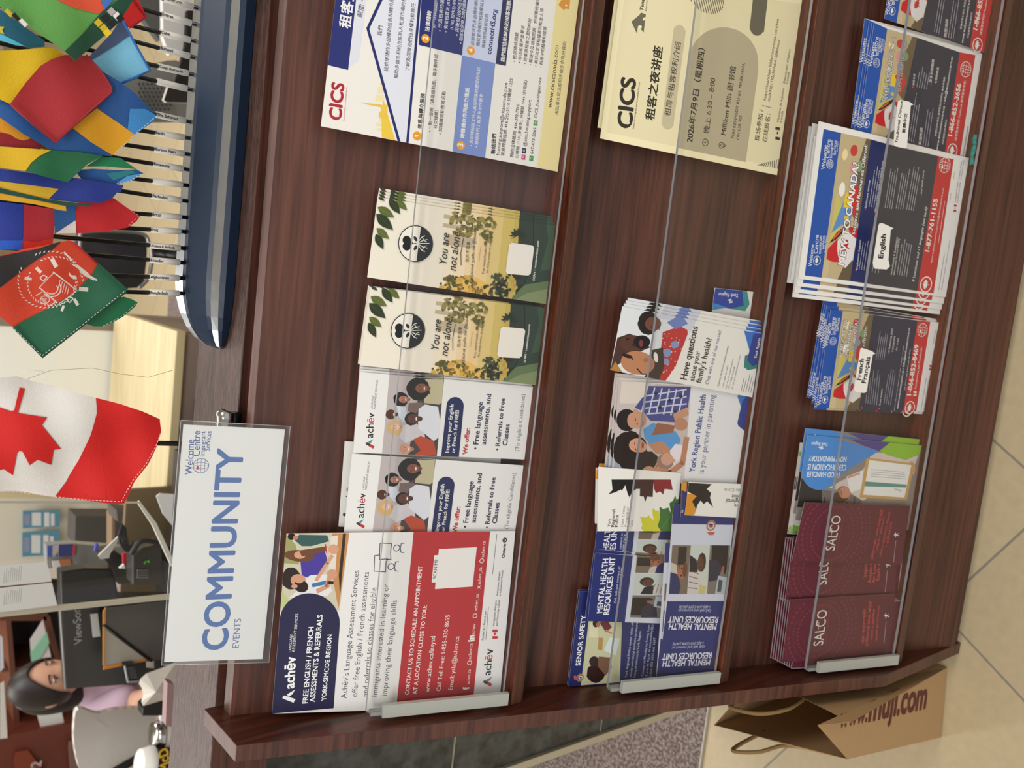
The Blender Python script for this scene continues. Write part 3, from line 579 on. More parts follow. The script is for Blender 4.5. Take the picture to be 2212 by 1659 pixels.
# parenting brochures
s=Sheet(n=.026,crop=cF)
s.body([(100,1450),(155,740),(1110,790),(1056,1495)],(228,228,230))
s.poly([(100,1450),(155,740),(672,780),(622,1470)],(196,186,182)); s.poly([(160,900),(175,745),(420,760),(330,900)],(216,206,196)); s.poly([(105,1430),(130,1300),(300,1330),(300,1440)],(150,158,176)); s.poly([(300,1440),(620,1470),(640,1260),(560,1250),(430,1400)],(214,206,204))
s.poly([(270,930),(330,850),(370,775),(672,782),(650,930),(600,990),(560,1035),(380,1025),(330,960)],(70,76,140))
for k in range(6): s.stroke([(360+k*52,785+k*4),(320+k*52,960+k*6)],12,(206,208,226)); 
for k in range(4): s.stroke([(330+k*8,850+k*42),(640,800+k*52)],10,(206,208,226))
for x,y in ((420,830),(520,880),(450,930),(560,960),(600,850)): s.poly([(x-18,y),(x,y-18),(x+18,y),(x,y+18)],(34,38,84))
s.ell(210,1020,72,80,(30,24,24)); s.ell(290,1020,62,62,(196,146,118)); s.ell(255,1022,40,56,(196,146,118)); s.ell(275,955,18,16,(196,146,118)); s.stroke([(285,1040),(290,1052)],7,(60,44,40)); s.stroke([(272,1005),(276,1025)],6,(60,44,40)); s.ell(322,1040,10,22,(150,80,76),10); s.stroke([(560,1000),(640,960)],60,(196,146,118)); s.ell(600,1050,48,46,(186,134,106))
s.poly([(330,1085),(400,1040),(560,1100),(600,1160),(560,1260),(430,1260),(340,1150)],(84,152,210)); s.poly([(390,1130),(540,1110),(560,1060),(430,1040)],(150,98,74)); s.poly([(360,1190),(420,1260),(560,1270),(470,1170)],(190,136,108))
s.ell(235,1240,122,138,(36,24,22),36,0,.14); s.ell(340,1320,100,82,(36,24,22),30,0,.16); s.ell(285,1200,58,50,(206,152,122)); s.ell(310,1212,46,40,(206,152,122)); s.stroke([(268,1180),(270,1200)],6,(60,36,32)); s.stroke([(272,1222),(280,1236)],6,(60,36,32)); s.ell(326,1200,9,24,(160,70,70),10)
s.poly([(520,1240),(560,1190),(620,1200),(610,1280),(540,1340)],(232,224,232)); s.ell(486,1318,60,58,(150,120,110)); s.ell(500,1300,44,44,(206,156,132)); s.ell(545,1310,16,14,(206,156,132))
s.stroke([(640,1150),(610,1330),(520,1400),(430,1380)],46,(186,130,102)); s.ell(370,1400,52,50,(196,140,112))
for k in range(4): s.stroke([(380+k*14,1410-k*8),(430+k*8,1330+k*18)],13,(196,140,112))
s.text('York Region Public Health',(698,1393),(779,840),(52,76,142),.018,0,1.35); s.text('is your partner in parenting',(762,1403),(845,840),(84,98,142),-.002,0,1.35)
s.poly([(1003,845),(1118,792),(1090,900),(1030,925)],(56,118,196)); s.poly([(1128,792),(1112,1090),(1060,1102),(1010,1060),(1004,1040),(1040,880)],(44,62,142)); s.text('York Region',(1112,1003),(1134,838),WHT,.012,.2,1.2)
p0=s.build('brochure','white parenting brochure showing a couple with a baby, in the middle tier','brochure','parenting brochures')
for k in (1,2): planar(s,p0,(100,1450),(155,740),(100-k*22,1450-k*26),(155-k*16,740+k*28),ORD[k-1]+' brochure sticking up behind the parenting brochure',-.0015*k)

# family health brochures
s=Sheet(n=.031,crop=cF)
s.body([(95,662),(180,204),(1200,400),(1115,858)],(234,232,226))
s.poly([(95,662),(180,204),(712,302),(495,740)],(222,226,230))
s.poly([(96,660),(145,430),(230,400),(330,440),(380,500),(330,520),(180,600),(120,650)],(74,46,42)); s.ell(250,470,90,60,(88,52,42)); s.ell(320,460,60,48,(26,20,22)); s.ell(265,480,14,10,(50,30,28)); s.ell(218,440,12,9,(30,20,20)); s.ell(315,470,14,26,(120,60,60))
s.poly([(95,662),(130,600),(190,690),(420,735),(330,710)],(176,128,60))
s.poly([(470,390),(640,330),(650,400),(560,640),(490,738),(430,735),(450,560)],(188,50,50))
for i in range(34): s.ell(455+random.random()*150,400+random.random()*290,5,4,(240,220,216),6)
for x,y in ((500,540),(490,600),(560,480)): s.ell(x,y,30,28,(130,150,196),9,0,.5)
s.poly([(380,520),(470,500),(480,640),(440,735),(330,715),(400,640)],(62,50,40)); s.ell(290,610,122,84,(186,128,92),26,.15); s.ell(215,560,40,14,(40,26,24),12,.3); s.stroke([(285,650),(320,690),(350,690)],9,(46,28,26)); s.stroke([(240,560),(256,590)],8,(46,28,26)); s.ell(420,570,38,16,(236,228,224),14,1.4); s.ell(350,590,22,16,(166,108,78))
s.poly([(420,290),(520,210),(712,302),(668,385),(500,300)],(206,210,222)); s.poly([(500,320),(600,260),(650,330),(560,370)],(110,130,190)); s.ell(365,325,74,84,(34,26,26),24,0,.1); s.ell(400,330,58,50,(112,70,54)); s.stroke([(385,345),(395,365)],6,(40,24,22)); s.stroke([(440,350),(444,372)],7,(80,40,38)); s.ell(350,205,25,22,(214,170,146))
s.text('Have questions',(640,732),(722,353),YB,.022,0,1.3); s.text('about your',(693,742),(738,530),YB,.018,0,1.3); s.text("family's health?",(742,757),(822,437),YB,.018,0,1.3); s.text('Chat with one of our nurses!',(797,766),(890,380),(70,90,140),0,0,1.3)
for t,a,b,bo in (('Contact Health Connection today.',(871,780),(943,488),.014),('Call: 1-800-361-5653',(905,786),(940,630),0),('Live chat: york.ca/NurseChat',(927,792),(978,583),0),('TTY: 1-866-512-6228',(948,796),(988,640),0),('Or visit york.ca/HealthConnection',(970,800),(1028,556),0)): s.text(t,a,b,GREY,bo)
s.lines((1030,812),(1062,680),17,3,5,GREY,4,5)
s.poly([(1052,380),(1200,400),(1180,520),(1090,520)],(52,112,200)); s.poly([(1050,640),(1058,560),(1100,540),(1160,600),(1140,650),(1080,662)],(44,128,124)); s.poly([(1120,400),(1200,400),(1170,610),(1110,635),(1074,590)],(34,58,140)); s.text('York Region',(1142,578),(1170,435),WHT,.012,.2,1.2)
p1=s.build('brochure','white family health brochure with smiling parents and child, tilted, front of its fan','brochure','family health brochures')
for k in (1,2,3): planar(s,p1,(95,662),(180,204),(95+k*20,662-k*20),(180+k*18,204-k*22),ORD[k-1]+' family health brochure fanned out behind the front one',-.0014*k)
s=Sheet(n=.009,crop=cF)
s.body([(842,72),(1262,116),(1228,420),(808,372)],(230,230,226))
s.poly([(846,74),(1062,96),(1090,170),(1040,235),(826,205)],(36,66,160)); s.poly([(1040,96),(1075,98),(1092,190),(1060,240),(960,222),(1050,200)],(60,150,140)); s.poly([(830,180),(940,215),(826,230)],(60,140,210))
s.text('York Region',(1012,116),(872,106),WHT,.012,.2,1.1); s.lines((1235,148),(1120,138),-3,26,4,GREY,4,9); s.poly([(930,160),(975,178),(945,182),(960,150)],WHT)
s.build('brochure','sideways blue and white health card at the far right behind the family health brochures','brochure')

# police unit brochures, upright
s=Sheet(n=.014,crop=cH)
s.body([(130,1490),(240,540),(1180,560),(1080,1430)],(30,40,100))
s.poly([(252,1478),(330,838),(700,850),(640,1445)],(196,196,160)); s.poly([(330,1000),(345,850),(420,850),(420,1000)],(214,212,176)); s.poly([(420,1120),(430,1000),(475,1005),(465,1130)],(176,140,80)); s.poly([(480,1130),(540,1000),(640,1010),(600,1180)],(212,220,220))
for p in ((320,1330,95,'(40,22,20)'),): s.ell(400,1360,90,95,(48,26,22),24,0,.08)
s.ell(385,1240,50,52,(52,34,34)); s.poly([(430,1190),(540,1200),(560,1300),(500,1380),(420,1290)],(120,86,70)); s.ell(400,860,30,40,(60,34,30)); s.ell(425,872,22,24,(172,112,86)); s.poly([(440,850),(520,830),(560,900),(500,950)],(110,50,60)); s.stroke([(500,930),(560,960)],16,(186,126,100)); s.poly([(640,1445),(662,840),(700,850),(690,1445)],(30,40,100))
s.text('SENIOR SAFETY',(245,1278),(303,780),(240,240,240),.022); ringc(s,245,1400,33,12,(176,120,70)); s.circ(245,1400,20,(214,206,214)); s.poly([(185,1420),(180,1385),(205,1378),(210,1425)],(190,90,60)); s.ell(250,1400,12,8,(60,60,120))
for t,a,b in (('York Regional Police senior safety office',(712,1400),(782,805)),('closely with social workers to ensure the',(757,1397),(828,795)),('being of seniors in York Region.',(796,1397),(854,930)),('Contact us Monday to Friday from',(874,1387),(941,875)),('8 a.m. to 4 p.m. at seniorsafety@yrp.ca',(915,1385),(982,800)),('1-866 876 5423 ext. 6697',(956,1385),(998,1000))): s.text(t,a,b,(214,218,236),.002)
p2=s.build('brochure','navy senior safety brochure with kitchen photo at the left end of the middle tier','brochure','senior safety brochures')
planar(s,p2,(130,1490),(240,540),(122,1478),(232,540),'navy brochure edge behind the senior safety brochure',-.0016)
def ph(s,q,k):
    """one of three printed photographs: q corners bottom-left, top-left, top-right, bottom-right seen upright"""
    s.poly(q,((118,104,88),(196,204,196),(120,112,104))[k])
    f=lambda a,b:(q[0][0]+(q[3][0]-q[0][0])*a+(q[1][0]-q[0][0])*b+(q[0][0]-q[3][0]-q[1][0]+q[2][0])*a*b, q[0][1]+(q[3][1]-q[0][1])*a+(q[1][1]-q[0][1])*b+(q[0][1]-q[3][1]-q[1][1]+q[2][1])*a*b)
    G=lambda pts,c:s.poly([f(*p) for p in pts],c)
    E=lambda a,b,ra,rb,c:s.poly([f(a+ra*math.cos(t*.5236),b+rb*math.sin(t*.5236)) for t in range(12)],c)
    if k==0:
        G([(.03,.35),(.4,.35),(.4,.8),(.03,.8)],(44,38,34)); G([(.35,0),(.95,0),(.7,.45),(.4,.3)],(196,186,176)); G([(.55,.0),(1,0),(1,.55),(.85,.62),(.6,.45)],(44,48,96)); E(.55,.62,.15,.24,(168,104,76)); E(.5,.78,.16,.13,(104,64,48)); E(.47,.6,.025,.04,(50,30,28)); E(.62,.6,.025,.04,(50,30,28)); G([(.3,.4),(.5,.5),(.49,.52),(.29,.42)],(20,20,22))
    elif k==1:
        G([(.4,0),(1,0),(1,.5),(.75,.62),(.5,.5)],(206,198,192)); 
        for t in range(4): G([(.5+t*.12,.02),(.52+t*.12,.02),(.6+t*.1,.5),(.58+t*.1,.5)],(120,112,106))
        G([(.2,0),(.55,0),(.55,.45),(.3,.35)],(30,30,36)); E(.35,.62,.2,.22,(60,40,36)); E(.38,.55,.15,.18,(96,60,48)); E(.34,.58,.02,.03,(20,14,14)); E(.44,.58,.02,.03,(20,14,14)); G([(.8,.6),(1,.55),(1,.9),(.85,.95)],(200,186,120))
    else:
        G([(0,.1),(.55,.1),(.5,.9),(0,.9)],(36,30,28)); G([(.3,.0),(.75,.05),(.7,.55),(.45,.65),(.3,.4)],(46,44,62)); E(.5,.74,.08,.1,(150,96,76)); E(.5,.82,.1,.05,(24,24,34)); G([(.62,.5),(1,.4),(1,.95),(.66,.95)],(176,184,190)); G([(.7,.55),(.95,.5),(.95,.7),(.72,.75)],(70,76,84))
def mental_upright(n):
    s=Sheet(n=n,crop=cH)
    s.body([(320,835),(395,158),(1350,215),(1290,870)],(204,208,220))
    s.poly([(320,835),(395,158),(770,185),(690,850)],(32,42,108))
    ph(s,[(795,355),(822,158),(1165,178),(1150,362)][0:1]+[(812,162),(1168,180),(1150,362)],0)
    ph(s,[(770,568),(792,366),(1148,370),(1130,575)],1); ph(s,[(742,800),(768,580),(1118,582),(1102,812)],2)
    s.text('MENTAL HEALTH',(463,755),(526,216),(232,232,238),.024,0,1.25); s.text('RESOURCES UNIT',(531,770),(596,200),(232,232,238),.024,0,1.25); s.text('Call, talk and connect at:',(601,660),(645,290),(214,216,230),0,.2); s.text('1-855-310-COPE (2673)',(640,650),(676,300),(214,216,230),.01,.2)
    return s
s=mental_upright(.022); p3=s.build('brochure','navy mental health brochure standing upright next to the senior safety brochure','brochure','upright mental health brochures')
planar(s,p3,(320,835),(395,158),(363,511),(430,-160),'navy mental health brochure standing upright, partly behind the maple leaf brochure',-.003)
planar(s,p3,(320,835),(395,158),(300,800),(385,158),'second sheet behind the upright mental health brochure beside the senior safety brochure',-.0015)
# sideways
def mental_side(n):
    s=Sheet(n=n,crop=cH)
    s.body([(1065,1030),(1175,-330),(1790,-300),(1652,1016)],(204,208,222))
    s.poly([(1065,1030),(1112,640),(1704,636),(1652,1016)],(36,46,112)); s.poly([(1160,-130),(1172,-330),(1790,-300),(1775,-120)],(36,46,112))
    for k,(x0,x1) in enumerate(((1130,1352),(1314,1506),(1506,1706))):
        xx=((1130,1310),(1316,1504),(1508,1704))[k]; ph(s,[(xx[0]+32,82),(xx[1]+38,84),(xx[1],568),(xx[0],568)][::1],k)
    s.text('MENTAL HEALTH',(1605,866),(1137,860),(232,232,238),.024,0,1.2); s.text('RESOURCES UNIT',(1622,796),(1131,790),(232,232,238),.024,0,1.2)
    s.text('Call, talk and connect at:',(1550,722),(1222,722),(206,210,226),0,.2); s.text('1-855-310-COPE (2673)',(1541,684),(1234,684),(206,210,226),.006,.2)
    ringc(s,1548,-115,46,16,(170,112,70)); s.circ(1548,-115,34,(206,196,206)); s.ell(1548,-122,22,12,(60,60,120)); s.ell(1548,-105,20,10,(170,60,50)); s.poly([(1510,-50),(1588,-50),(1570,-20),(1525,-20)],(186,96,70))
    return s
s=mental_side(.032); p4=s.build('brochure','navy and grey mental health brochure lying sideways, upper one in front of the tier','brochure','sideways mental health brochures')
planar(s,p4,(1065,1030),(1112,640),(1010,1405),(1050,1033),'navy mental health brochure lying sideways nearest the left acrylic bracket',-.0014)

# maple leaf brochures
s=Sheet(n=.0275,crop=cG)
s.body([(440,915),(452,235),(1325,300),(1268,915)],(236,234,228))
s.poly([(590,370),(600,480),(555,528),(630,505),(690,475),(700,490),(735,430),(760,520),(780,560),(810,500),(850,470),(850,370)],(22,20,22))
s.poly([(845,370),(850,470),(890,470),(888,545),(930,550),(945,610),(965,550),(1025,555),(1035,370)],(62,28,28)); s.poly([(1030,370),(1040,470),(1060,515),(1100,495),(1135,530),(1150,470),(1235,478),(1215,370)],(132,32,40))
s.poly([(930,915),(900,885),(915,850),(900,790),(888,765),(960,770),(985,745),(1000,770),(1035,800),(1020,720),(1025,670),(1060,700),(1085,690),(1115,800),(1110,915)],(206,204,52)); s.poly([(1110,915),(1078,858),(1100,780),(1095,655),(1135,680),(1190,665),(1220,735),(1200,620),(1240,590),(1262,535),(1275,580),(1305,570),(1290,860),(1262,915)],(62,110,50)); s.stroke([(1120,880),(1230,730)],5,(110,150,80))
for t,a,b,c,bo in (('York',(575,866),(580,782),YB,.02),('Regional',(617,868),(630,688),YB,.02),('Police',(659,868),(665,745),YB,.02),('Hate Crime',(715,866),(736,648),GREY,0),('Prevention',(757,866),(776,662),GREY,0),('Unit',(812,864),(818,795),GREY,0)): s.text(t,a,b,c,bo)
p5=s.build('brochure','white hate crime brochure with black, yellow and green maple leaves, standing upright','brochure')
for k in range(3):
    s=Sheet(n=.020+k*.002,crop=cG); dx,dy=((-4,-90),(-18,-18),(20,-60))[2-k] if k<2 else (-14,-6)
    s.body([(432+dx,840+dy),(442+dx,262+dy),(1300+dx,300+dy),(1250+dx,850+dy)],(232,230,224)); s.poly([(440+dx,375+dy),(446+dx,268+dy),(560+dx,268+dy),(540+dx,360+dy)],(226,150,40))
    s.build('brochure',('white brochure with orange corner, rearmost behind the maple leaf brochure','white brochure with orange corner, middle one behind the maple leaf brochure','white brochure with orange corner, directly behind the maple leaf brochure')[k],'brochure','hate crime brochures with orange corners')
s=Sheet(n=.0355,crop=cG)
s.body([(1362,746),(1405,395),(2003,420),(1968,776)],(234,232,226))
s.poly([(1380,520),(1440,520),(1492,540),(1448,600),(1478,680),(1460,748),(1364,745)],(216,146,36)); s.poly([(1403,405),(1648,418),(1595,470),(1640,512),(1628,560),(1662,665),(1600,600),(1560,630),(1530,590),(1495,640),(1466,745),(1478,680),(1440,600),(1490,545),(1395,500)],(20,18,20))
for t,a,b,c,bo in (('York',(1966,634),(1884,626),YB,.02),('Regional',(1975,582),(1800,574),YB,.02),('Police',(1970,536),(1862,530),YB,.02),('Hate Crime',(1985,470),(1780,462),GREY,0)): s.text(t,a,b,c,bo)
s.build('brochure','white maple leaf brochure lying sideways in front with black and orange leaf','brochure')
s=Sheet(n=.034,crop=cG); s.body([(1320,770),(1330,395),(1420,395),(1410,770)],(38,46,110)); s.poly([(1322,480),(1328,397),(1385,397),(1380,500)],(216,146,36)); s.text('is',(1345,715),(1347,692),WHT,.01)
s.build('brochure','narrow navy and orange brochure edge left of the sideways maple leaf brochure','brochure')
# ------------------------------------------------------------------ tier 3
BLU=(36,84,170); DKG=(58,60,72); RD=(200,52,54)
def wlogo(s,pts,kind,c=WHT):
    """pts: baselines of Welcome, Centre, Immigrant, Services"""
    for t,(a,b) in zip(('Welcome','Centre','Immigrant','Services'),pts[:4]): s.text(t,a,b,c,.006,0,1.15)
    x,y,r=pts[4]
    if kind: ringc(s,x,y,r,5,c); leafpoly(s,x,y,r*.7,c)
    else: globe(s,x,y,r,4,c)
def blend(q):
    return lambda a,b:(q[0][0]+(q[3][0]-q[0][0])*a+(q[1][0]-q[0][0])*b+(q[0][0]-q[3][0]-q[1][0]+q[2][0])*a*b, q[0][1]+(q[3][1]-q[0][1])*a+(q[1][1]-q[0][1])*b+(q[0][1]-q[3][1]-q[1][1]+q[2][1])*a*b)
def flagphoto(s,q):
    """printed crowd photo with a maple leaf flag; q bottom-left, top-left, top-right, bottom-right"""
    f=blend(q); G=lambda pts,c:s.poly([f(*p) for p in pts],c); E=lambda a,b,ra,rb,c:s.poly([f(a+ra*math.cos(t*.42),b+rb*math.sin(t*.42)) for t in range(15)],c)
    s.poly(q,(196,178,138)); G([(0,0),(.2,0),(.2,.12),(0,.12)],(206,186,148)); G([(.55,0),(1,0),(1,.14),(.8,.16)],(104,90,66)); G([(.75,.45),(1,.4),(1,1),(.85,1),(.6,.7)],(112,96,70))
    G([(.1,.24),(.4,.3),(.4,.48),(.12,.6)],(206,196,104)); E(.28,.62,.1,.05,(242,240,230)); E(.22,.86,.09,.04,(238,222,168)); E(.55,.78,.12,.05,(214,150,140)); E(.5,.9,.12,.04,(196,66,60)); E(.75,.8,.1,.04,(130,156,110)); E(.62,.7,.1,.04,(150,150,190))
    G([(.12,.31),(.3,.47),(.5,.62),(.78,.54),(.7,.42),(.45,.38)],(96,142,204)); E(.56,.43,.08,.018,(226,190,70)); G([(.4,.5),(.42,.6),(.66,.64),(.7,.5)],(232,200,52)); G([(.52,.6),(.76,.68),(.95,.56),(.8,.43),(.68,.52)],(206,52,48)); G([(.1,.24),(.3,.32),(.66,.4),(.56,.34),(.3,.27)],(40,34,38)); G([(.22,.29),(.5,.36),(.45,.33),(.22,.265)],(214,90,46))
    G([(.18,.2),(.62,.345),(1,.315),(.97,.15),(.76,.085),(.4,.14)],(232,228,228)); G([(.08,.13),(.08,.2),(.36,.28),(.4,.2),(.52,.12),(.3,.115)],(202,38,46)); G([(.62,.375),(1,.37),(1,.295),(.78,.325)],(202,38,46)); p=f(.66,.235); leafpoly(s,p[0],p[1],abs(f(.3,1)[1]-f(.3,0)[1])*.052,(198,36,46),-20)
def newto(n):
    s=Sheet(n=n,crop=cJ)
    s.body([(135,1430),(310,85),(1608,405),(1415,1590)],(238,236,232))
    s.poly([(190,1403),(352,152),(505,188),(337,1422)],BLU); flagphoto(s,[(335,1420),(502,187),(756,242),(582,1450)])
    s.poly([(578,1450),(756,242),(900,282),(740,1475)],(34,46,98)); s.poly([(738,1475),(898,282),(1332,384),(1150,1535)],DKG); s.poly([(1150,1535),(1332,384),(1462,412),(1290,1556)],RD)
    wlogo(s,[((250,1326),(272,1140)),((302,1215),(310,1058)),((330,1215),(336,1060)),((357,1180),(361,1062)),(295,1275,38)],1); wlogo(s,[((362,500),(384,292)),((400,402),(412,242)),((424,400),(434,250)),((456,372),(461,252)),(405,452,38)],0)
    s.text('Durham Region',(370,1205),(380,1065),WHT); s.text('York Region',(472,348),(476,258),WHT)
    s.shade('NEW TO CANADA?',(526,1318),(655,445),(244,244,240),.03,.06); s.shade('Services and Resources Offered:',(618,1055),(728,290),(244,244,240),.014,.08)
    for t,a,b in (('Employment Supports',(640,1355),(672,1098)),('Settlement Services',(716,828),(750,592)),('Women, Children, Youth and Seniors Services',(796,858),(862,425)),('Accreditation & Qualification',(935,1397),(985,1075)),('Information Services (AQIS)',(958,1398),(1000,1090))): s.text(t,a,b,WHT,.01)
    for p0,p1,dx,dy,k in (((655,1350),(700,1050),20,4,5),((740,815),(795,455),20,3,3),((875,825),(935,430),19,3,4),((970,830),(1035,450),19,3,4),((1060,840),(1128,450),19,3,4),((978,1395),(1035,1040),20,4,5),((765,1375),(820,1060),26,4,3)): s.lines(p0,p1,dx,dy,k,(206,208,214),5,int(p0[0]),.75)
    for x,y in ((628,1362),(708,835),(788,862),(925,1405)): s.ell(x,y,5,6,(220,60,90),8)
    s.text('...and much more!',(1187,725),(1212,505),WHT,.004,.2); s.text('8 Locations and 11 languages (see back)',(1125,1457),(1236,820),WHT,.012,.2); s.text('1-877-761-1155',(1252,1200),(1326,753),WHT,.03); s.text('www.welcomecentre.ca | info@welcomecentre.ca',(1277,1296),(1378,658),WHT)
    s.lines((1330,1130),(1385,770),0,0,1,WHT,5,4,1)
    ringc(s,1225,1480,64,11,(240,238,234)); s.circ(1225,1480,58,RD); leafpoly(s,1225,1480,44,(240,238,234)); globe(s,1385,462,64,5,(240,238,234)); leafpoly(s,1365,478,20,(240,238,234))
    s.text('Not all services available at all locations',(1338,1525),(1385,1222),GREY); s.text('Mobile Outreach Services available in some rural areas',(1362,1527),(1432,1105),GREY); s.text('Funded by:',(1432,770),(1440,700),GREY); s.text('Immigration, Refugees',(1478,778),(1500,605),GREY,.004); s.text('and Citizenship Canada',(1496,782),(1521,608),GREY,.004); s.text('Immigration, Réfugiés',(1508,585),(1532,430),GREY,.004); s.text('et Citoyenneté Canada',(1526,585),(1550,420),GREY,.004); s.text('Financé par :',(1463,580),(1472,510),GREY)
    s.poly([(1458,857),(1482,860),(1484,845),(1460,842)],(186,40,50)); s.poly([(1462,812),(1486,815),(1488,800),(1464,797)],(186,40,50)); leafpoly(s,1473,828,9,(186,40,50))
    return s
s=newto(.026); n0=s.build('flyer','large New to Canada settlement flyer in English, white bordered, front of its stack','flyer','large New to Canada flyers')
for k,(a,b,l) in enumerate((((128,1494),(303,149),'second New to Canada flyer, shifted just left of the front one'),((113,1548),(288,203),'third New to Canada flyer, shifted further left of the front one'),((104,1588),(283,243),'rearmost New to Canada flyer, furthest left in the stack'))): planar(s,n0,(135,1430),(310,85),a,b,l,-.0016*(k+1))
for k,(a,b) in enumerate((((72,1465),(258,158)),((100,1440),(284,125)))):
    planar(s,n0,(135,1430),(310,85),a,b,('white flyer standing highest behind the New to Canada stack','white flyer second highest behind the New to Canada stack')[k],-.0085+k*.0012)

s=Sheet(n=.022,crop=cK)
s.body([(330,1300),(490,200),(1745,350),(1580,1345)],(234,232,228))
s.poly([(330,1300),(490,200),(628,216),(470,1318)],BLU); flagphoto(s,[(468,1318),(626,215),(968,260),(800,1345)])
s.poly([(800,1340),(968,260),(1462,322),(1300,1345)],(48,50,74)); s.poly([(1300,1342),(1462,322),(1605,338),(1445,1345)],RD)
wlogo(s,[((378,1272),(408,1012)),((428,1150),(440,945)),((455,1136),(466,950)),((487,1092),(494,948)),(425,1208,40)],1); wlogo(s,[((456,616),(496,355)),((518,482),(540,290)),((544,480),(562,294)),((574,442),(592,294)),(515,556,44)],0)
for t,a,b in (('VENEZ-VOUS',(610,742),(674,318)),("D'ARRIVEZ",(683,710),(738,365)),('AU CANADA?',(747,746),(798,322))): s.shade(t,a,b,WHT,.01)
for t,a,b,bo in (('Nous offrons:',(850,800),(900,385),.004),('1-866-852-8469',(1387,1160),(1475,598),.03),('Suivez-nous sur Facebook!',(1445,1092),(1516,622),0),('...et beaucoup plus!',(1142,706),(1186,415),.004),('7 ENDROITS',(1188,676),(1215,498),.004),('(au verso)',(1230,656),(1252,522),0),('www.welcomecentre.ca • info@welcomecentre.ca',(1245,1312),(1378,405),.014),('Cours d’anglais',(1045,1275),(1070,1090),.01),('Les services sont gratuits pour les clients',(1322,1100),(1385,640),0)): s.text(t,a,b,WHT,bo)
for p0,p1,dx,dy,k in (((880,1245),(925,850),24,6,6),((995,765),(1045,430),22,0,5),((1085,1255),(1145,860),24,4,4),((1200,1330),(1345,350),0,0,1)): s.lines(p0,p1,dx,dy,k,(196,198,212),5,int(p0[0]),.75)
s.poly([(1412,1165),(1448,1168),(1450,1115),(1416,1112)],WHT); s.text('f',(1446,1150),(1447,1132),RD,.05); s.ell(835,1300,10,9,(220,60,90),8); s.ell(1030,1310,10,9,(220,60,90),8)
ringc(s,1375,1300,68,11,WHT); s.circ(1375,1300,61,RD); leafpoly(s,1375,1300,48,WHT); globe(s,1515,430,72,6,WHT); leafpoly(s,1495,445,20,WHT)
s.lines((1500,1330),(1560,960),28,4,2,GREY,5,3,.95); s.lines((1620,800),(1650,620),20,2,2,GREY,5,8,.9); s.lines((1635,590),(1665,420),20,2,2,GREY,5,2,.9); s.poly([(1588,880),(1616,882),(1620,860),(1592,858)],(186,40,50)); s.poly([(1592,840),(1620,842),(1622,822),(1594,820)],(186,40,50)); leafpoly(s,1605,850,10,(186,40,50))
n1=s.build('pamphlet','blue and dark grey settlement pamphlet in French, front of its stack','pamphlet','French settlement pamphlets')
for k,(a,b) in enumerate((((312,1322),(478,215)),((296,1255),(466,150)),((272,1200),(452,150)),((258,1195),(440,140)))): planar(s,n1,(330,1300),(490,200),a,b,('second','third','fourth','rearmost')[k]+' French settlement pamphlet in the stack behind the front one',-.0018*(k+1))

def trad(n):
    s=Sheet(n=n,crop=cI)
    s.body([(160,1310),(315,225),(1448,555),(1252,1590)],(234,232,228))
    s.poly([(160,1310),(315,225),(445,285),(282,1352)],BLU); flagphoto(s,[(282,1350),(445,285),(742,375),(520,1425)])
    s.poly([(520,1425),(742,375),(1165,520),(1012,1552)],(46,48,68)); s.poly([(1012,1552),(1165,520),(1322,548),(1165,1575)],RD)
    wlogo(s,[((198,1280),(236,1040)),((238,1185),(262,985)),((262,1172),(286,990)),((292,1132),(306,1004)),(238,1232,40)],1); wlogo(s,[((290,668),(328,425)),((336,562),(360,370)),((358,555),(384,380)),((388,525),(406,392)),(338,625,44)],0)
    s.text('York Region',(402,508),(420,400),WHT)
    s.shade('剛移民到加拿大? ?',(440,1008),(528,370),WHT,.006); s.shade('我們可以提供以下服務:',(572,920),(638,405),WHT)
    for t,a,b,bo in (('1-866-852-3656',(1088,1356),(1180,838),.03),('請瀏覽我們的 Facebook 獲得最新消息!',(1132,1402),(1228,800),0),('www.welcomecentre.ca • info@welcomecentre.ca',(948,1492),(1098,566),.014),('英語培訓',(780,1445),(796,1275),.01),('就業支援',(712,850),(722,735),.01),('...更多其他服務',(880,850),(912,590),.01),('七個服務處',(932,835),(958,672),.004),('所有服務均免費提供',(1002,1440),(1040,1190),0),('想獲得更多資訊, 請瀏覽我們的網站, 電話或電郵',(930,1360),(1022,768),0)): s.text(t,a,b,WHT,bo)
    for p0,p1,dx,dy,k in (((660,1400),(735,925),22,8,3),((800,1450),(862,1000),24,4,3),((738,865),(775,660),24,6,5)): s.lines(p0,p1,dx,dy,k,(190,192,206),6,int(p0[0]),.7)
    s.ell(760,1445,8,8,(220,60,90),8); s.ell(698,868,8,8,(220,60,90),8)
    ringc(s,1092,1498,66,10,WHT); s.circ(1092,1498,60,RD); leafpoly(s,1092,1498,48,WHT); globe(s,1225,690,76,6,WHT); leafpoly(s,1200,710,20,WHT)
    s.text('並非所有地點均提供各項服務',(1205,1555),(1255,1255),GREY); s.text('城市以外部份地區設有流動服務',(1240,1562),(1300,1215),GREY); s.lines((1320,1020),(1352,830),22,3,2,GREY,5,3,.9); s.lines((1345,820),(1385,690),22,3,2,GREY,5,8,.9)
    s.poly([(1298,1100),(1325,1104),(1328,1085),(1301,1081)],(186,40,50)); s.poly([(1304,1062),(1331,1066),(1333,1048),(1307,1044)],(186,40,50)); leafpoly(s,1315,1073,10,(186,40,50))
    return s
s=trad(.020); n2=s.build('pamphlet','blue and dark grey settlement pamphlet in traditional Chinese, front of its stack','pamphlet','Chinese settlement pamphlets')
for k,(a,b) in enumerate((((152,1300),(285,345)),((134,1286),(266,330)),((112,1270),(230,310)))): planar(s,n2,(160,1310),(290,400),a,b,('second','third','rearmost')[k]+' pamphlet in the traditional Chinese stack, its blue top showing',-.0016*(k+1))
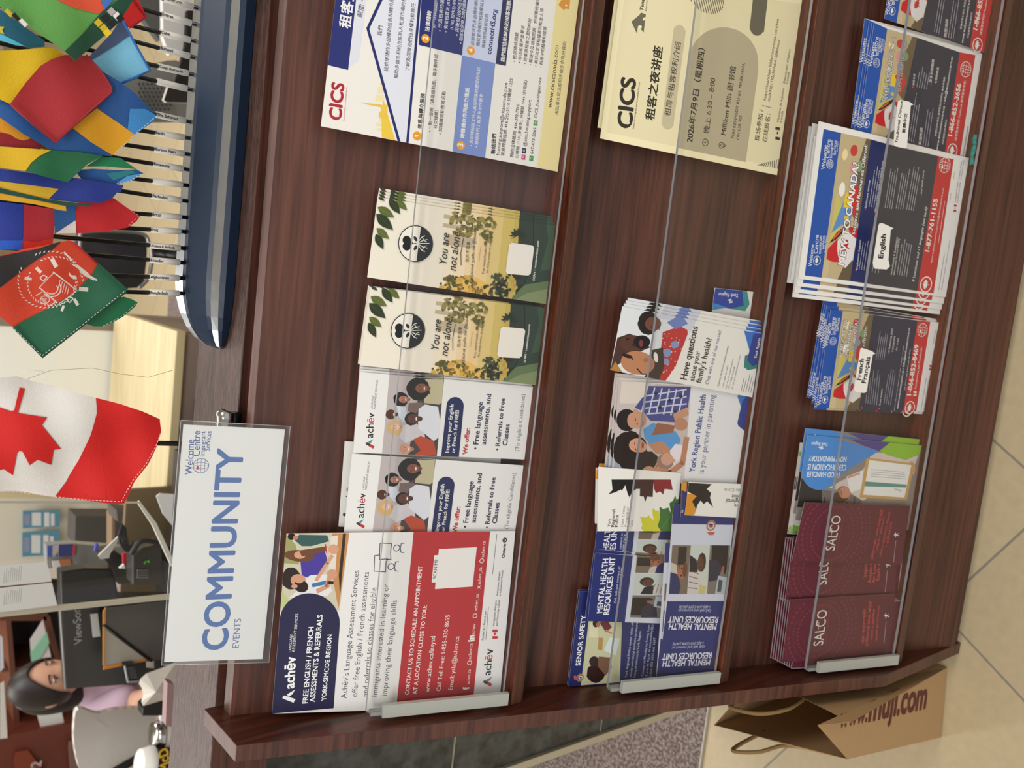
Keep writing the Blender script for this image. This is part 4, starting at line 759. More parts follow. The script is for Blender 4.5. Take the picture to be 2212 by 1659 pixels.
planar(s,n2,(160,1310),(290,400),(405,188),(540,-720),'blue and red settlement pamphlet standing alone at the far right of the bottom tier',.002)

# maroon legal clinic booklets
MAR=(92,30,48)
def salco(n,T,off,red,font_lines,title=True):
    s=Sheet(n=n,crop=cL); s.body(T,MAR)
    f=blend([T[0],T[1],T[2],T[3]]); c=f(.34,.52); o=s.q(c); u=s.unit(c); q=[s.q(p) for p in T]
    W_=(q[1]-q[0]).length; cen=(q[0]+q[1])/2+(q[3]-q[0])*.30
    ax=(q[1]-q[0]).normalized(); ay=(q[0]-q[3]).normalized(); hw=W_*.495
    def dot(rad,a,sz,col):
        v=Vector((math.cos(a),math.sin(a)))*rad
        if abs(v.dot(ax))>hw-sz or (cen+v-q[0]).dot(-ay)<sz: return
        s._flat([cen+v+Vector((math.cos(t*1.05),math.sin(t*1.05)))*sz for t in range(6)],col); s.h-=EPS
    for rad,nn,sz,col in ((.032,60,.0006,(120,56,70)),(.041,40,.0022,(112,48,64)),(.049,70,.0009,(124,60,74)),(.058,44,.0028,(110,46,62)),(.066,80,.0011,(122,58,72)),(.074,56,.0024,(108,44,60))):
        for i in range(nn): dot(rad,2*math.pi*i/nn,sz,col)
    s.h+=EPS
    s.text('SALCO',*title,(226,220,214),.0,0,1.5); t0,t1=title; m=((t0[0]*.45+t1[0]*.55),(t0[1]*.45+t1[1]*.55))
    s.stroke([(m[0]-34,m[1]+4),(m[0]-48,m[1]+2),(m[0]-52,m[1]-12)],4,(226,220,214)); s.stroke([(m[0]-42,m[1]+24),(m[0]-40,m[1]-22)],3,(226,220,214)); s.circ(m[0]-56,m[1],4,(226,220,214))
    s.lines((t0[0]+16,t0[1]),(t1[0]+14,t1[1]),0,0,1,(150,60,60),3,4,1)
    for t,a,b in font_lines: s.text(t,a,b,(206,84,72),.008)
    fx,fy=red; s.ell(fx,fy,5,6,WHT,8); s.stroke([(fx+2,fy+16),(fx+8,fy),(fx+2,fy-14)],4,WHT); s.stroke([(fx+8,fy),(fx+24,fy+6)],5,WHT); s.stroke([(fx+8,fy),(fx+22,fy-8)],4,WHT)
    s.lines((fx-8,fy+170),(fx+6,fy+36),0,0,1,(190,180,178),3,5,1)
    return s
s=salco(.036,[(140,1515),(190,1130),(842,1094),(786,1502)],0,(778,1230),[('নিম্ন আয়ের দক্ষিণ',(648,1400),(660,1185)),('এশিয়ানদের জন্য আইনি',(672,1420),(698,1130)),('সহায়তা ও ন্যায়বিচার',(700,1380),(716,1190)),('প্রাপ্তির সুযোগ উন্নত করা',(728,1385),(744,1165))],((393,1410),(421,1192)))
o0=s.build('booklet','maroon legal clinic booklet with mandala at the left end of the bottom tier, front one','booklet','maroon legal clinic booklets')
MT=o0; sO=s
s=salco(.031,[(160,1125),(214,742),(862,712),(838,1098)],0,(786,915),[('Improving',(662,990),(672,840)),('Access to Justice',(690,1028),(712,780)),('for Low-Income',(714,1022),(734,800)),('South Asians',(742,1010),(754,830))],((416,1036),(440,824)))
o1=s.build('booklet','maroon legal clinic booklet in the middle, half covered by its right neighbour','booklet','maroon legal clinic booklets'); sP=s
s=salco(.037,[(200,895),(280,530),(932,550),(880,915)],0,(838,730),[('தெற்காசிய மக்களின் நீதி',(700,880),(764,575)),('பெறும் உரிமையை',(730,830),(776,622)),('மேம்படுத்தும் சட்ட சேவை',(752,865),(810,590)),('உதவி மையம்',(790,805),(822,652))],((464,828),(508,614)))
o2=s.build('booklet','maroon legal clinic booklet with Tamil lettering next to the food handler leaflet','booklet','maroon legal clinic booklets'); sQ=s
# plain page blocks of the booklets standing behind
def plainb(n,T):
    s=Sheet(n=n,crop=cL); q=T; s.body(T,(176,160,166),.0011,mat((150,140,140),.7)); f=blend(T); s.poly([f(.004,.01),f(.004,.99),f(.99,.99),f(.99,.01)],MAR); return s
s=plainb(.012,[(70,1490),(117,1120),(770,1080),(716,1478)]); pb=s.build('booklet','maroon booklet, rearmost in the stack at the left end','booklet','stacked maroon booklets at the left end')
for k in range(1,10): planar(s,pb,(70,1490),(117,1120),(70+k*7.6,1490+k*3.2),(117+k*7.6,1120+k*1.4),'maroon booklet, page edges showing, '+('second','third','fourth','fifth','sixth','seventh','eighth','ninth','tenth')[k-1]+' from the back of the left stack',.0024*k)
s=plainb(.011,[(118,1120),(165,745),(815,720),(772,1100)]); pb=s.build('booklet','maroon booklet, rearmost in the middle stack','booklet','stacked maroon booklets in the middle')
for k in range(1,7): planar(s,pb,(118,1120),(165,745),(118+k*6.5,1120+k*1),(165+k*6.5,745+k*1),'maroon booklet, page edges showing, '+('second','third','fourth','fifth','sixth','seventh')[k-1]+' from the back of the middle stack',.0028*k)

# food handler leaflets
s=Sheet(n=.028,crop=cL)
s.body([(222,640),(298,112),(1004,178),(922,700)],(140,130,124))
s.poly([(232,560),(262,380),(390,450),(385,560)],(52,48,46)); s.poly([(385,560),(392,450),(500,470),(640,500),(620,600)],(110,104,100)); 
for k in range(5): s.stroke([(400+k*46,560),(405+k*46,500)],12,(72,68,66))
s.poly([(430,440),(500,400),(640,330),(700,220),(985,235),(950,330),(640,520),(560,470)],(206,196,188)); s.poly([(540,370),(640,330),(645,440),(560,470)],(228,226,224)); s.ell(520,478,46,50,(160,104,84)); s.ell(498,500,50,34,(84,50,36)); s.ell(528,470,34,36,(196,138,112)); s.stroke([(505,455),(508,485)],4,(60,40,34)); s.stroke([(548,375),(620,350)],14,(206,150,126)); s.ell(940,320,24,45,(206,150,126))
for t in range(4): s.stroke([(925,300+t*16),(958,296+t*16)],9,(214,160,136))
s.poly([(662,252),(960,290),(912,516),(620,500)],(196,156,92)); s.poly([(680,268),(940,300),(897,500),(642,482)],(232,230,226)); s.poly([(655,400),(912,420),(909,438),(652,430)],(96,146,138))
for k in range(4): s.lines((905-k*3,385-k*14),(690,368-k*14),0,0,1,(150,150,150),3,k,1)
s.text('Ontario',(878,452),(836,444),GREY,.01)
P=[(300,113),(452,126),(742,212)]+[(370+110*math.cos(R(a)),335+118*math.sin(R(a))) for a in range(20,181,12)]
s.poly(P,(74,136,206)); s.poly([(560,140),(810,160),(742,213),(640,178)],(78,66,136)); s.poly([(808,160),(1004,179),(988,235),(905,268),(800,240),(742,212)],(142,186,56))
s.text('FOOD HANDLER',(498,344),(293,338),(240,240,240),.012,0,1.4); s.text('CERTIFICATION IS',(540,298),(302,292),(240,240,240),.012,0,1.4); s.text('NOW MANDATORY',(541,249),(308,242),(240,240,240),.012,0,1.4); s.text('York Region',(425,162),(325,156),(232,234,240),.012,.2,1.2); s.poly([(360,190),(400,198),(372,204),(392,180)],WHT)
r0=s.build('leaflet','blue, purple and green food handler certification leaflet lying sideways, front one','leaflet','food handler leaflets')
planar(s,r0,(222,640),(298,112),(216,602),(292,74),'blue food handler leaflet shifted right behind the front one',-.0025)
for k in range(4):
    s=Sheet(n=.010+.002*k,crop=cL); d=k*9
    s.body([(174+d,725-k*5),(252+d,160),(700,200),(660,760)],(222,218,212)); s.poly([(176+d,722-k*5),(183+d,682-k*5),(225+d,680),(215+d,722)],(126,176,60)); s.poly([(240+d,240),(244+d,215),(262+d,215),(258+d,250)],(140,180,80)); s.poly([(212+d,450),(224+d,370),(240+d,370),(232+d,450)],(90,80,84))
    s.build('leaflet','white leaflet with green corner, '+('rearmost','second','third','frontmost')[k]+' standing behind the food handler leaflets','leaflet','white leaflets with green corners')

# stickers stuck on the lower acrylic pane
def sticker(crop,q,texts,label):
    s=Sheet(n=.0474,crop=crop); s.body(q,(240,238,232),.0002)
    for t,a,b in texts: s.text(t,a,b,(22,22,26),.03)
    s.build('sticker',label,'sticker','white language stickers on the lowest acrylic pane')
sticker(cJ,[(778,1330),(772,1295),(820,975),(832,955),(860,958),(950,1000),(925,1015),(905,1270),(918,1325),(890,1352),(790,1345)],[('English',(858,1258),(885,1053))],'white sticker reading English on the lowest pane')
sticker(cK,[(752,1100),(762,1010),(822,640),(840,630),(950,665),(990,695),(962,705),(890,1120),(868,1136),(768,1122)],[('French',(826,990),(862,752)),('Français',(882,1026),(934,735))],'white sticker reading French Français on the lowest pane')
sticker(cI,[(508,1430),(520,1250),(552,1010),(572,994),(660,1010),(708,1042),(680,1050),(640,1465),(622,1478),(520,1455)],[('Traditional Chinese',(546,1425),(600,1005)),('繁體中文',(622,1325),(645,1130))],'white sticker reading Traditional Chinese on the lowest pane')
# teal strip lying in the bottom gutter
def tealthing(pts,label):
    b=MB(); P=[]
    for p in pts:
        d=dirpx(p); z=.2275; P.append(CAM+d*((z-HC)/d.z))
    for i in range(len(P)-1):
        b.tube([P[i],P[i+1]],[.0026+.0012*(i%2),.0026+.0012*((i+1)%2)],mat((30,140,132),.7),8)
    o=b.build('chenille_strip',None,origin=P[0]); tag(o,label,'craft strip')
tealthing([cI(1325,1340),cI(1310,1400),cI(1318,1440),cI(1300,1500),cI(1290,1560),cI(1285,1640)],'crinkled teal craft strip lying in the gutter under the traditional Chinese pamphlets')
# ------------------------------------------------------------------ community sign with its clip
ST=(0,0)
s=Sheet(n=.0075,crop=lambda x,y:(x,y))
PO=[(349,1437),(391,908),(627,921),(581,1431)]; PP=[(354.5,1430),(396,917),(615.5,927.5),(567,1423.5)]
f0=s.q(PO[3])
s.body(PP,(233,233,230),.0004); s.corner=s.q(PP[3])
SB=(74,110,172); c2=C(0,0,1)
s.crop=c2
s.text('COMMUNITY',(489.5,1401),(525,971),SB,.026,0,1.0); s.text('EVENTS',cQ(1863,722),cQ(1882,492),SB,0,0,1)
s.crop=cP
for t,a,b in (('Welcome',(1436,778),(1452,517)),('Centre',(1492,640),(1497,452)),('Immigrant',(1530,642),(1534,455)),('Services',(1565,600),(1579,455))): s.text(t,a,b,(58,84,150),.012,0,1.15)
globe(s,1500,712,54,4,(58,84,150)); leafpoly(s,1478,728,16,(200,50,54))
sign=empty('sign',s.w(s.corner),'laminated COMMUNITY EVENTS sign clipped over the counter edge above the rack','sign')
s.build('printed_card',parent=sign)
s2=Sheet(n=.0095); b=MB()
q=[s2.w(s2.q(p)) for p in PO]; o_=b
rim=[s2.w(s2.q(p)) for p in PO]
b.prism(rim,-s2.nrm*.0006,POUCH,mat((188,190,194),.2)); b.build('laminated_pouch',sign)
b=MB(); 
for i in range(4): b.tube([rim[i],rim[(i+1)%4]],.0005,mat((170,172,176),.2),6)
b.build('sealed_edge',sign)
ck=empty('sign_clip',(-.203,.97,1.19),'small black and chrome clip holding the corner of the COMMUNITY EVENTS sign','clip')
ctr=onY((487,903),.975)
b=MB(); b.tube([ctr+Vector((-.012,.0,.0)),ctr+Vector((.0065,0,.0)),ctr+Vector((.009,0,-.001))],[.0105,.0105,.007],CHROME,18); b.build('rounded_end',ck)
b=MB(); b.tube([ctr+Vector((-.014,.001,-.009)),ctr+Vector((.006,.001,-.0095))],.0095,BLKM,16); b.build('grip',ck,.0)

# ------------------------------------------------------------------ flag display on the counter
fb=empty('flag_stand',(.1,1.05,1.185),'long dark blue flag stand with silver rim holding the row of little flags','flag stand')
NVY=mat((20,40,64),.38); SIL=mat((190,196,202),.22,.85)
prof=[(1.020,1.186,0),(1.016,1.199,0),(1.019,1.205,1),(1.029,1.211,1),(1.032,1.216,0),(1.050,1.2335,0),(1.052,1.2365,1),(1.066,1.240,1),(1.078,1.232,0),(1.092,1.186,0)]
def loft(b,sel,m,inset=0):
    xs=[-.122,-.118,-.110,-.098,-.082,-.062,-.040,.9]; vs=[]; fs=[]; n=len(prof)
    for x in xs:
        t=min(1,max(0,(x+.122)/.085)); k=math.sqrt(max(0,1-(1-t)**2)); k2=.25+.75*k
        for y,z,_ in prof: vs.append((x,1.055+(y-1.055)*k2,1.186+(z-1.186)*max(.04,k)))
    for i in range(len(xs)-1):
        for j in range(n):
            j2=(j+1)%n
            if (prof[j][2] and prof[j2][2])==sel: fs.append((i*n+j,(i+1)*n+j,(i+1)*n+j2,i*n+j2))
    if not sel: fs+=[tuple(range(n))]+[tuple(range((len(xs)-1)*n,len(xs)*n))]
    b.add(vs,fs,m)
b=MB(); loft(b,0,NVY); b.build('base_body',fb)
b=MB(); loft(b,1,SIL); b.build('silver_rim',fb)

def cloth(name,parts,y0,amp=.004,seed=0,hem=None,parent=None,lean=0):
    """fabric: list of (points in photo pixels, colour); the first is the whole cloth"""
    rr=random.Random(seed); ph=rr.random()*6; kx=42+rr.random()*20; kz=18+rr.random()*14; g=MB()
    nrm=Vector((0,-1,lean)).normalized(); es=Vector((0,lean,1)).normalized()
    o=onY(parts[0][0][0],y0); me=bpy.data.meshes.new(name); bm=bmesh.new(); ms=[]
    for li,(pts,c) in enumerate(parts):
        P=[]
        for p in pts:
            d=dirpx(p); t=(o-CAM).dot(nrm)/d.dot(nrm); P.append(CAM+d*t)
        m=mat(c,.62,0,None,.35,.25,900) if isinstance(c,tuple) else c
        if m not in ms: ms.append(m)
        mi=ms.index(m); tri=tessellate_polygon([P]); vv=[bm.verts.new(p) for p in P]; fs=[]
        for t in tri:
            try: f=bm.faces.new([vv[i] for i in t]); f.material_index=mi; fs.append(f)
            except ValueError: pass
        fs=set(fs)
        for _ in range(7):
            es_=[e for e in {e for f in fs for e in f.edges} if e.calc_length()>.009]
            if not es_: break
            before=set(bm.faces); bmesh.ops.subdivide_edges(bm,edges=es_,cuts=1); fs={f for f in bm.faces if f.is_valid and (f in fs or f not in before)}
            r_=bmesh.ops.triangulate(bm,faces=[f for f in fs if len(f.verts)>3]); fs={f for f in fs if f.is_valid}|set(r_['faces'])
        vs={v for f in fs for v in f.verts}
        for v in vs:
            x,z=v.co.x,v.co.z
            v.co+=nrm*(amp*math.sin(kx*x+kz*z+ph)+amp*.5*math.sin(kx*1.9*z-kz*x*1.3+ph*2)+li*.0005)
        for f in fs: f.smooth=True
    bmesh.ops.recalc_face_normals(bm,faces=bm.faces)
    o0=Vector(parent.location) if parent else Vector((0,0,0))
    for v in bm.verts: v.co-=o0
    bm.to_mesh(me); bm.free()
    for m in ms: me.materials.append(m)
    ob=put(name,me,parent)
    return ob
def seam(par,pts,y,c,r=.0005,dash=True):
    b=MB(); P=[onY(p,y) for p in pts]
    for a,q in zip(P[:-1],P[1:]):
        n=max(1,int((q-a).length/.0035))
        for i in range(n):
            b.tube([a+(q-a)*(i/n),a+(q-a)*((i+.55)/n)],r,mat(c,.7),4,False)
    return b.build('stitching',par)
_flags={}
FLG={}
def flag(ypx,xb,far,name,label,tagside=1,sl=(.30,.72)):
    """one desk flag: pole from the stand up to the far point, with its paper name sleeve"""
    base=onZ((xb,ypx),1.236); f=onY(far,base.y-.004); d=(f-base).normalized(); L=.40
    e=empty('desk_flag',base,label,'flag','little country flags in the stand'); b=MB()
    b.tube([base+d*.001,base+d*L],.0024,BLKM,10); b.build('pole',e)
    b=MB(); l0,l1=.008,.042
    if name is not None:
        b.tube([base+d*l0,base+d*l1],.0036,mat((226,222,212),.95,0,None,.1),12)
        sl_=b.build('name_sleeve',e)
        if name:
            mid=base+d*l1; up=(-d).cross(Vector((0,-1,0))).normalized(); vs,fs,wd=glyphs(name,.02); k=min(.027/wd,.0046); 
            g=MB(); nr=Vector((0,-1,.5)).normalized(); t0=base+d*(l1-.002); dr=-d; u=nr.cross(dr).normalized()
            g.add([t0+dr*(v[0]*k)+u*(v[1]*k-.0015)+nr*.0043 for v in vs],fs,mat((40,38,36),.5)); g.build('printed_name',e)
    FLG[ypx]=e; return e
for a in ((18,430,(372,2),'Cameroon','flag pole marked Cameroon, first at the right end of the stand'),
 (54,427,(315,22),'Eritrea','flag pole marked Eritrea with green flag edged in black and white checks'),
 (90,425,(280,54),'Cuba','flag pole between the ones marked Eritrea and Congo-Brazzaville, with red flag'),
 (125,423,(300,92),'Burundi','flag pole carrying the pale blue flag, just right of Congo-Brazzaville'),
 (162,420,(315,137),'Congo-Brazzaville','flag pole marked Congo-Brazzaville with yellow cloth'),
 (195,418,(205,143),'','bare looking pole just left of the one marked Congo-Brazzaville'),
 (264,414,(335,247),'The Bahamas','flag pole marked The Bahamas with blue and yellow striped flag'),
 (299,412,(305,282),'Benin','flag pole marked Benin beside The Bahamas'),
 (334,411,(280,314),'Burkina Faso','flag pole marked Burkina Faso with red square of cloth'),
 (367,409,(235,338),'Botswana','flag pole marked Botswana with folded yellow and green flag'),
 (401,408,(165,370),'','flag pole with turned away name sleeve, crossing in front of blue cloth'),
 (435,406,(240,409),'Barbados','flag pole marked Barbados with blue and yellow flag'),
 (470,405,(295,461),'Brazil','flag pole marked Brazil with red, white and blue flag'),
 (501,404,(265,492),'Iraq','flag pole between Brazil and Antigua and Barbuda, with blue cloth'),
 (537,403,(120,511),'Antigua & Barbuda','flag pole marked Antigua & Barbuda with blue and red flag'),
 (568,402,(190,550),'Ecuador','flag pole marked Ecuador between Antigua & Barbuda and Afghanistan'),
 (601,401,(250,595),'Afghanistan','flag pole marked Afghanistan with black, red and green flag and white emblem'),
 (634,401,(265,630),'Bangladesh','flag pole marked Bangladesh with green flag, last at the left end')): flag(*a)
def N(*p): return [cN(*q) for q in p]
def O(*p): return [cO(*q) for q in p]
AF=(206,66,42); AG=(38,98,70); AK=(44,42,44); BL1=(38,86,150); YE=(232,186,30); RD1=(176,42,48); DB=(34,48,130)
E_=FLG
# Afghanistan
out=O((575,472),(640,497),(830,670),(960,780),(1082,880),(1072,910),(880,1060),(360,1465),(240,1340),(110,1210),(0,1120),(-60,1080),(-60,620),(0,600),(200,545),(440,497))
wh=(222,212,204)
parts=[(out,AF),(O((-60,620),(0,605),(300,545),(440,500),(520,478),(440,545),(300,640),(120,780),(0,868),(-60,910)),AK),
 (O((830,670),(960,780),(1082,880),(1072,910),(880,1060),(360,1465),(240,1340),(110,1210),(200,1160),(440,1040),(600,940),(700,860),(790,760)),AG)]
def arcO(cx,cy,rx,ry,a0,a1,w,n=14):
    o=[(cx+rx*math.cos(R(a0+(a1-a0)*i/n)),cy+ry*math.sin(R(a0+(a1-a0)*i/n))) for i in range(n+1)]; i2=[(cx+(rx-w)*math.cos(R(a1-(a1-a0)*i/n)),cy+(ry-w)*math.sin(R(a1-(a1-a0)*i/n))) for i in range(n+1)]
    return O(*(o+i2))
rr=random.Random(4)
for ring_,rad in ((0,262),(1,222)):
    for i in range(46):
        a=R(i*360/46+ring_*4)
        if 205<math.degrees(a)%360<235 : continue
        x,y=390+rad*math.cos(a),800+rad*.93*math.sin(a); t=a+1.57+(.6 if ring_ else -.6); dx,dy=math.cos(t)*15,math.sin(t)*15; parts.append((O((x-dx,y-dy),(x-dy*.34,y+dx*.34),(x+dx,y+dy),(x+dy*.34,y-dx*.34)),wh))
for x,y,l,w_,a in ((360,640,80,34,60),(235,700,60,26,45),(150,770,60,22,10),(615,860,80,34,5),(550,965,60,26,60),(440,1015,50,20,110)):
    t=R(a); dx,dy=math.cos(t)*l/2,math.sin(t)*l/2; ex,ey=-math.sin(t)*w_/2,math.cos(t)*w_/2; parts.append((O((x-dx-ex,y-dy-ey),(x-dx+ex,y-dy+ey),(x+dx+ex,y+dy+ey),(x+dx-ex,y+dy-ey)),wh))
def lnO(a,b,w_): 
    dx,dy=b[0]-a[0],b[1]-a[1]; l=math.hypot(dx,dy); nx,ny=-dy/l*w_/2,dx/l*w_/2; return (O((a[0]+nx,a[1]+ny),(b[0]+nx,b[1]+ny),(b[0]-nx,b[1]-ny),(a[0]-nx,a[1]-ny)),wh)
parts+=[lnO((345,712),(550,865),10),(O((480,640),(560,690),(610,745),(700,790),(690,770),(640,720),(560,660),(490,645)),wh),(O((475,712),(500,740),(540,745),(550,770),(520,775),(480,745)),wh),lnO((430,550),(500,620),14),lnO((640,740),(720,785),14)]
parts+=[lnO((235,840),(390,970),10),lnO((350,715),(235,840),6),lnO((550,865),(400,975),6),(arcO(400,870,100,80,20,150,10)),][:3]
for x0 in range(5): parts.append(lnO((400+x0*18,775+x0*14),(385+x0*18,860-x0*4+14*x0),5))
parts.append((arcO(330,850,80,70,-40,140,9),wh)); parts.append((arcO(330,850,52,46,-40,140,7),wh))
for x,y in ((265,770),(480,945)): parts+=[lnO((x-40,y-10),(x-10,y-35),8),lnO((x-10,y-35),(x+20,y-20),8),lnO((x+20,y-20),(x-10,y+15),8),lnO((x-10,y+15),(x-40,y-10),8)]
for k in range(5): parts.append(lnO((228+k*6,930+k*4),(285-k*2,925+k*12),4))
parts.append((arcO(262,935,42,34,0,360,6),wh)); parts+=[lnO((185,900),(235,870),7),lnO((290,990),(345,955),7)]
e=E_[601]; cloth('cloth',parts,1.0,.003,1,parent=e); seam(e,O((100,1205),(360,1455),(700,1195),(880,1050),(1070,900)),.9945,(200,214,206),.0004)
b=MB(); P=[onY(p,.9955) for p in O((575,472),(640,497),(830,668))]; b.tube(P,.0009,mat((190,40,50),.7),6); P=[onY(p,.9955) for p in O((830,668),(1084,883),(1070,912),(360,1468),(110,1210))]; b.tube(P,.0012,mat((22,70,52),.7),6); b.build('hem',e)
e=E_[634]; cloth('cloth',[(O((1050,950),(1110,968),(1172,1000),(1150,1035),(1050,1120),(960,1175),(880,1208),(800,1205),(640,1150),(700,1000)),(30,112,72))],1.018,.002,2,parent=e); seam(e,O((880,1203),(1050,1112),(1168,1002)),1.014,(190,210,196),.0004)
# blue / red, plain
e=E_[537]; cloth('cloth',[(O((-80,130),(0,140),(210,165),(470,205),(458,330),(445,497),(300,530),(180,553),(0,545),(-80,540)),(40,60,150)),(O((208,165),(470,205),(458,330),(445,497),(300,530),(182,553),(200,350)),(178,44,54)),(O((184,470),(300,485),(445,455),(445,497),(182,553)),(214,52,36)),(O((-80,480),(0,470),(184,470),(180,553),(0,545),(-80,540)),(38,92,196))],1.03,.003,3,parent=e)
e=E_[470]; cloth('cloth',[(O((465,190),(650,150),(970,110),(1080,190),(1190,265),(1160,310),(1082,362),(860,395),(640,412),(465,415)),(196,36,42)),(O((465,190),(655,175),(645,240),(638,302),(560,350),(465,412)),(42,92,150)),(O((640,300),(646,410),(468,413),(560,352)),(226,220,212))],1.022,.003,4,parent=e); seam(e,O((990,125),(1185,262),(1085,355)),1.018,(230,150,150),.0004)
e=E_[435]; cloth('cloth',[(N((-80,1430),(0,1440),(300,1480),(650,1520),(1050,1580),(1030,1640))+O((1000,60),(960,110),(860,152),(640,145),(410,120),(0,20),(-80,10)),(38,56,140)),(N((-80,1530),(0,1545),(260,1580),(500,1612))+O((480,50),(410,118),(200,75),(0,20),(-80,0)),(206,166,44))],1.008,.0022,5,parent=e)
e=E_[501]; cloth('cloth',[(O((-80,40),(0,62),(280,115),(560,175),(565,220),(520,215),(280,160),(0,125),(-80,110)),(212,158,32)),(O((-80,15),(0,22),(410,122),(775,165),(770,182),(560,178),(0,66),(-80,45)),(28,70,60))],1.004,.0018,6,parent=e)
e=E_[401]; cloth('cloth',[(N((640,1450),(800,1440),(1000,1452),(1165,1445),(1222,1478),(1110,1545),(965,1578),(850,1570),(700,1530)),(40,92,158)),(N((870,1335),(1030,1350),(1165,1445),(900,1420),(740,1420)),(34,132,84)),(N((900,1480),(1100,1450),(1165,1470),(960,1540)),(48,128,140)),(N((1080,1500),(1222,1478),(1110,1545),(965,1578)),(84,158,214))],1.014,.002,7,parent=e); seam(e,N((965,1575),(1110,1543),(1220,1480)),1.010,(220,226,240),.0004)
e=E_[367]; cloth('cloth',[(N((-80,1245),(0,1250),(430,1282),(650,1295),(870,1332),(740,1400),(580,1555),(380,1510),(210,1460),(0,1432),(-80,1420)),(34,104,66)),(N((-80,1245),(0,1250),(430,1282),(330,1330),(255,1390),(210,1460),(0,1432),(-80,1420)),(218,176,34))],1.0,.003,8,parent=e)
e=E_[334]; cloth('cloth',[(N((-80,1120),(0,1128),(200,1165),(300,1190),(370,1262),(320,1280),(100,1255),(-80,1240)),(150,36,42))],1.004,.002,9,parent=e)
e=E_[299]; cloth('cloth',[(N((-80,960),(0,1000),(160,1090),(300,1180),(440,1280),(380,1275),(200,1200),(-80,1130)),(222,150,34))],1.008,.002,10,parent=e)
e=E_[264]; cloth('cloth',[(N((-80,800),(0,850),(90,885),(400,700),(820,570),(1040,720),(1180,830),(1342,982),(1322,1030),(1150,1150),(965,1332),(700,1310),(440,1280),(200,1150),(0,1010),(-80,950)),BL1),(N((600,1085),(720,1000),(822,925),(1000,1040),(1158,1150),(1060,1250),(968,1322),(780,1215)),(224,160,34)),(N((1100,930),(1240,930),(1338,985),(1318,1030),(1150,1148),(1090,1100)),(64,140,206))],.998,.003,11,parent=e); seam(e,N((1335,990),(1150,1146),(965,1325)),.9935,(190,210,240),.0004)
e=E_[334]; cloth('cloth',[(N((555,468),(650,470),(735,470),(860,600),(952,740),(948,790),(700,1010),(470,1218),(260,1040),(88,888),(230,700),(350,560),(440,505)),(164,40,46))],.985,.003,12,parent=e)
b=MB(); b.tube([onY(p,.979) for p in N((88,888),(260,1040),(470,1216),(700,1008),(948,790),(950,742),(860,602),(735,470))],.0011,mat((150,30,44),.7),6); b.build('hem',e)
e=E_[162]; cloth('cloth',[(N((-80,440),(0,432),(300,415),(450,405),(560,470),(440,505),(350,560),(230,700),(90,888),(0,848),(-80,800)),(222,184,28))],.992,.003,13,parent=e)
e=E_[125]; cloth('cloth',[(N((700,560),(780,510),(860,420),(960,280),(1040,160),(1150,370),(1280,600),(1160,660),(1035,712),(890,620)),(120,186,216)),(N((960,280),(1040,160),(1110,300),(1000,380),(800,500),(700,540)),(74,88,124))],1.012,.003,14,parent=e)
b=MB(); b.tube([onY(p,1.007) for p in N((1040,160),(1150,370),(1280,600),(1160,660),(1035,712))],.0013,mat((36,104,180),.7),6); b.build('hem',e)
e=E_[90]; cloth('cloth',[(N((1030,140),(1120,0),(1160,-60),(1190,20),(1250,148),(1180,200),(1100,248)),(216,36,34))],1.03,.002,15,parent=e); seam(e,N((1140,0),(1245,146),(1105,240)),1.027,(150,20,50),.0012)
e=E_[195]; cloth('cloth',[(N((-80,60),(0,85),(190,220),(380,350),(380,400),(250,410),(0,350),(-80,330)),(38,96,120)),(N((-80,290),(0,295),(210,400),(120,390),(0,352),(-80,335)),(84,186,216)),(N((-20,230),(28,235),(10,262),(26,300),(-20,285)),(206,190,60))],1.0,.003,16,parent=e)
e=E_[54]; CK=(232,228,222)
parts=[(N((-80,-80),(0,-80),(1180,-80),(1130,0),(1000,200),(850,340),(640,520),(550,442),(0,60),(-80,0)),(92,152,74)),(N((430,-80),(480,0),(620,70),(800,115),(845,120),(885,80),(860,30),(850,-80)),(206,78,48)),(N((845,122),(870,95),(1000,0),(1060,-80),(1190,-80),(1130,0),(1000,200),(850,340),(640,520),(548,440),(700,290)),(28,72,52)),(N((900,70),(960,0),(1000,-60),(880,-80),(860,30),(880,95)),(60,104,180))]
for x,y,c in ((830,200,(206,176,40)),(875,245,(206,176,40)),(905,285,(232,200,30)),(880,160,(26,24,24)),(935,215,(26,24,24)),(930,110,(176,164,168)),(975,150,CK),(1000,170,(26,24,24))): parts.append((N((x-38,y-4),(x,y-40),(x+38,y+2),(x,y+38)),c))
for k,(x,y) in enumerate(((60,125),(120,160),(180,210))): parts.append((N((x-38,y-20),(x-10,y-44),(x+40,y+10),(x+12,y+36)),((206,176,40),(30,28,28),CK)[k]))
cloth('cloth',parts,.972,.003,17,parent=e)

# Canada flag
cf=empty('desk_flag',onZ((452,960),1.186),'larger red and white maple leaf flag standing behind the COMMUNITY EVENTS sign','flag')
def PF(*p): return [cP(*q) for q in p]
RC=(208,32,30)
leaf=PF((150,130),(192,140),(132,316),(350,350),(308,405),(456,588),(400,592),(386,708),(275,662),(216,704),(160,600),(138,592),(120,610),(97,784),(25,735),(-10,745),(-60,700),(-60,240),(0,278),(80,304),(105,298))
cloth('cloth',[(PF((-60,45),(0,50),(130,45),(270,90),(500,145),(712,203),(900,250),(1050,300),(1200,368),(1212,460),(1172,570),(1100,700),(1000,830),(920,988),(800,985),(660,972),(410,948),(200,915),(0,895),(-60,885)),(224,220,214)),
 (PF((712,203),(900,250),(1050,300),(1200,368),(1212,460),(1172,570),(1100,700),(1000,830),(920,988),(800,985),(660,972),(410,948),(500,840),(590,680),(670,480),(716,310)),RC),(leaf,RC)],.985,.0035,21,parent=cf)
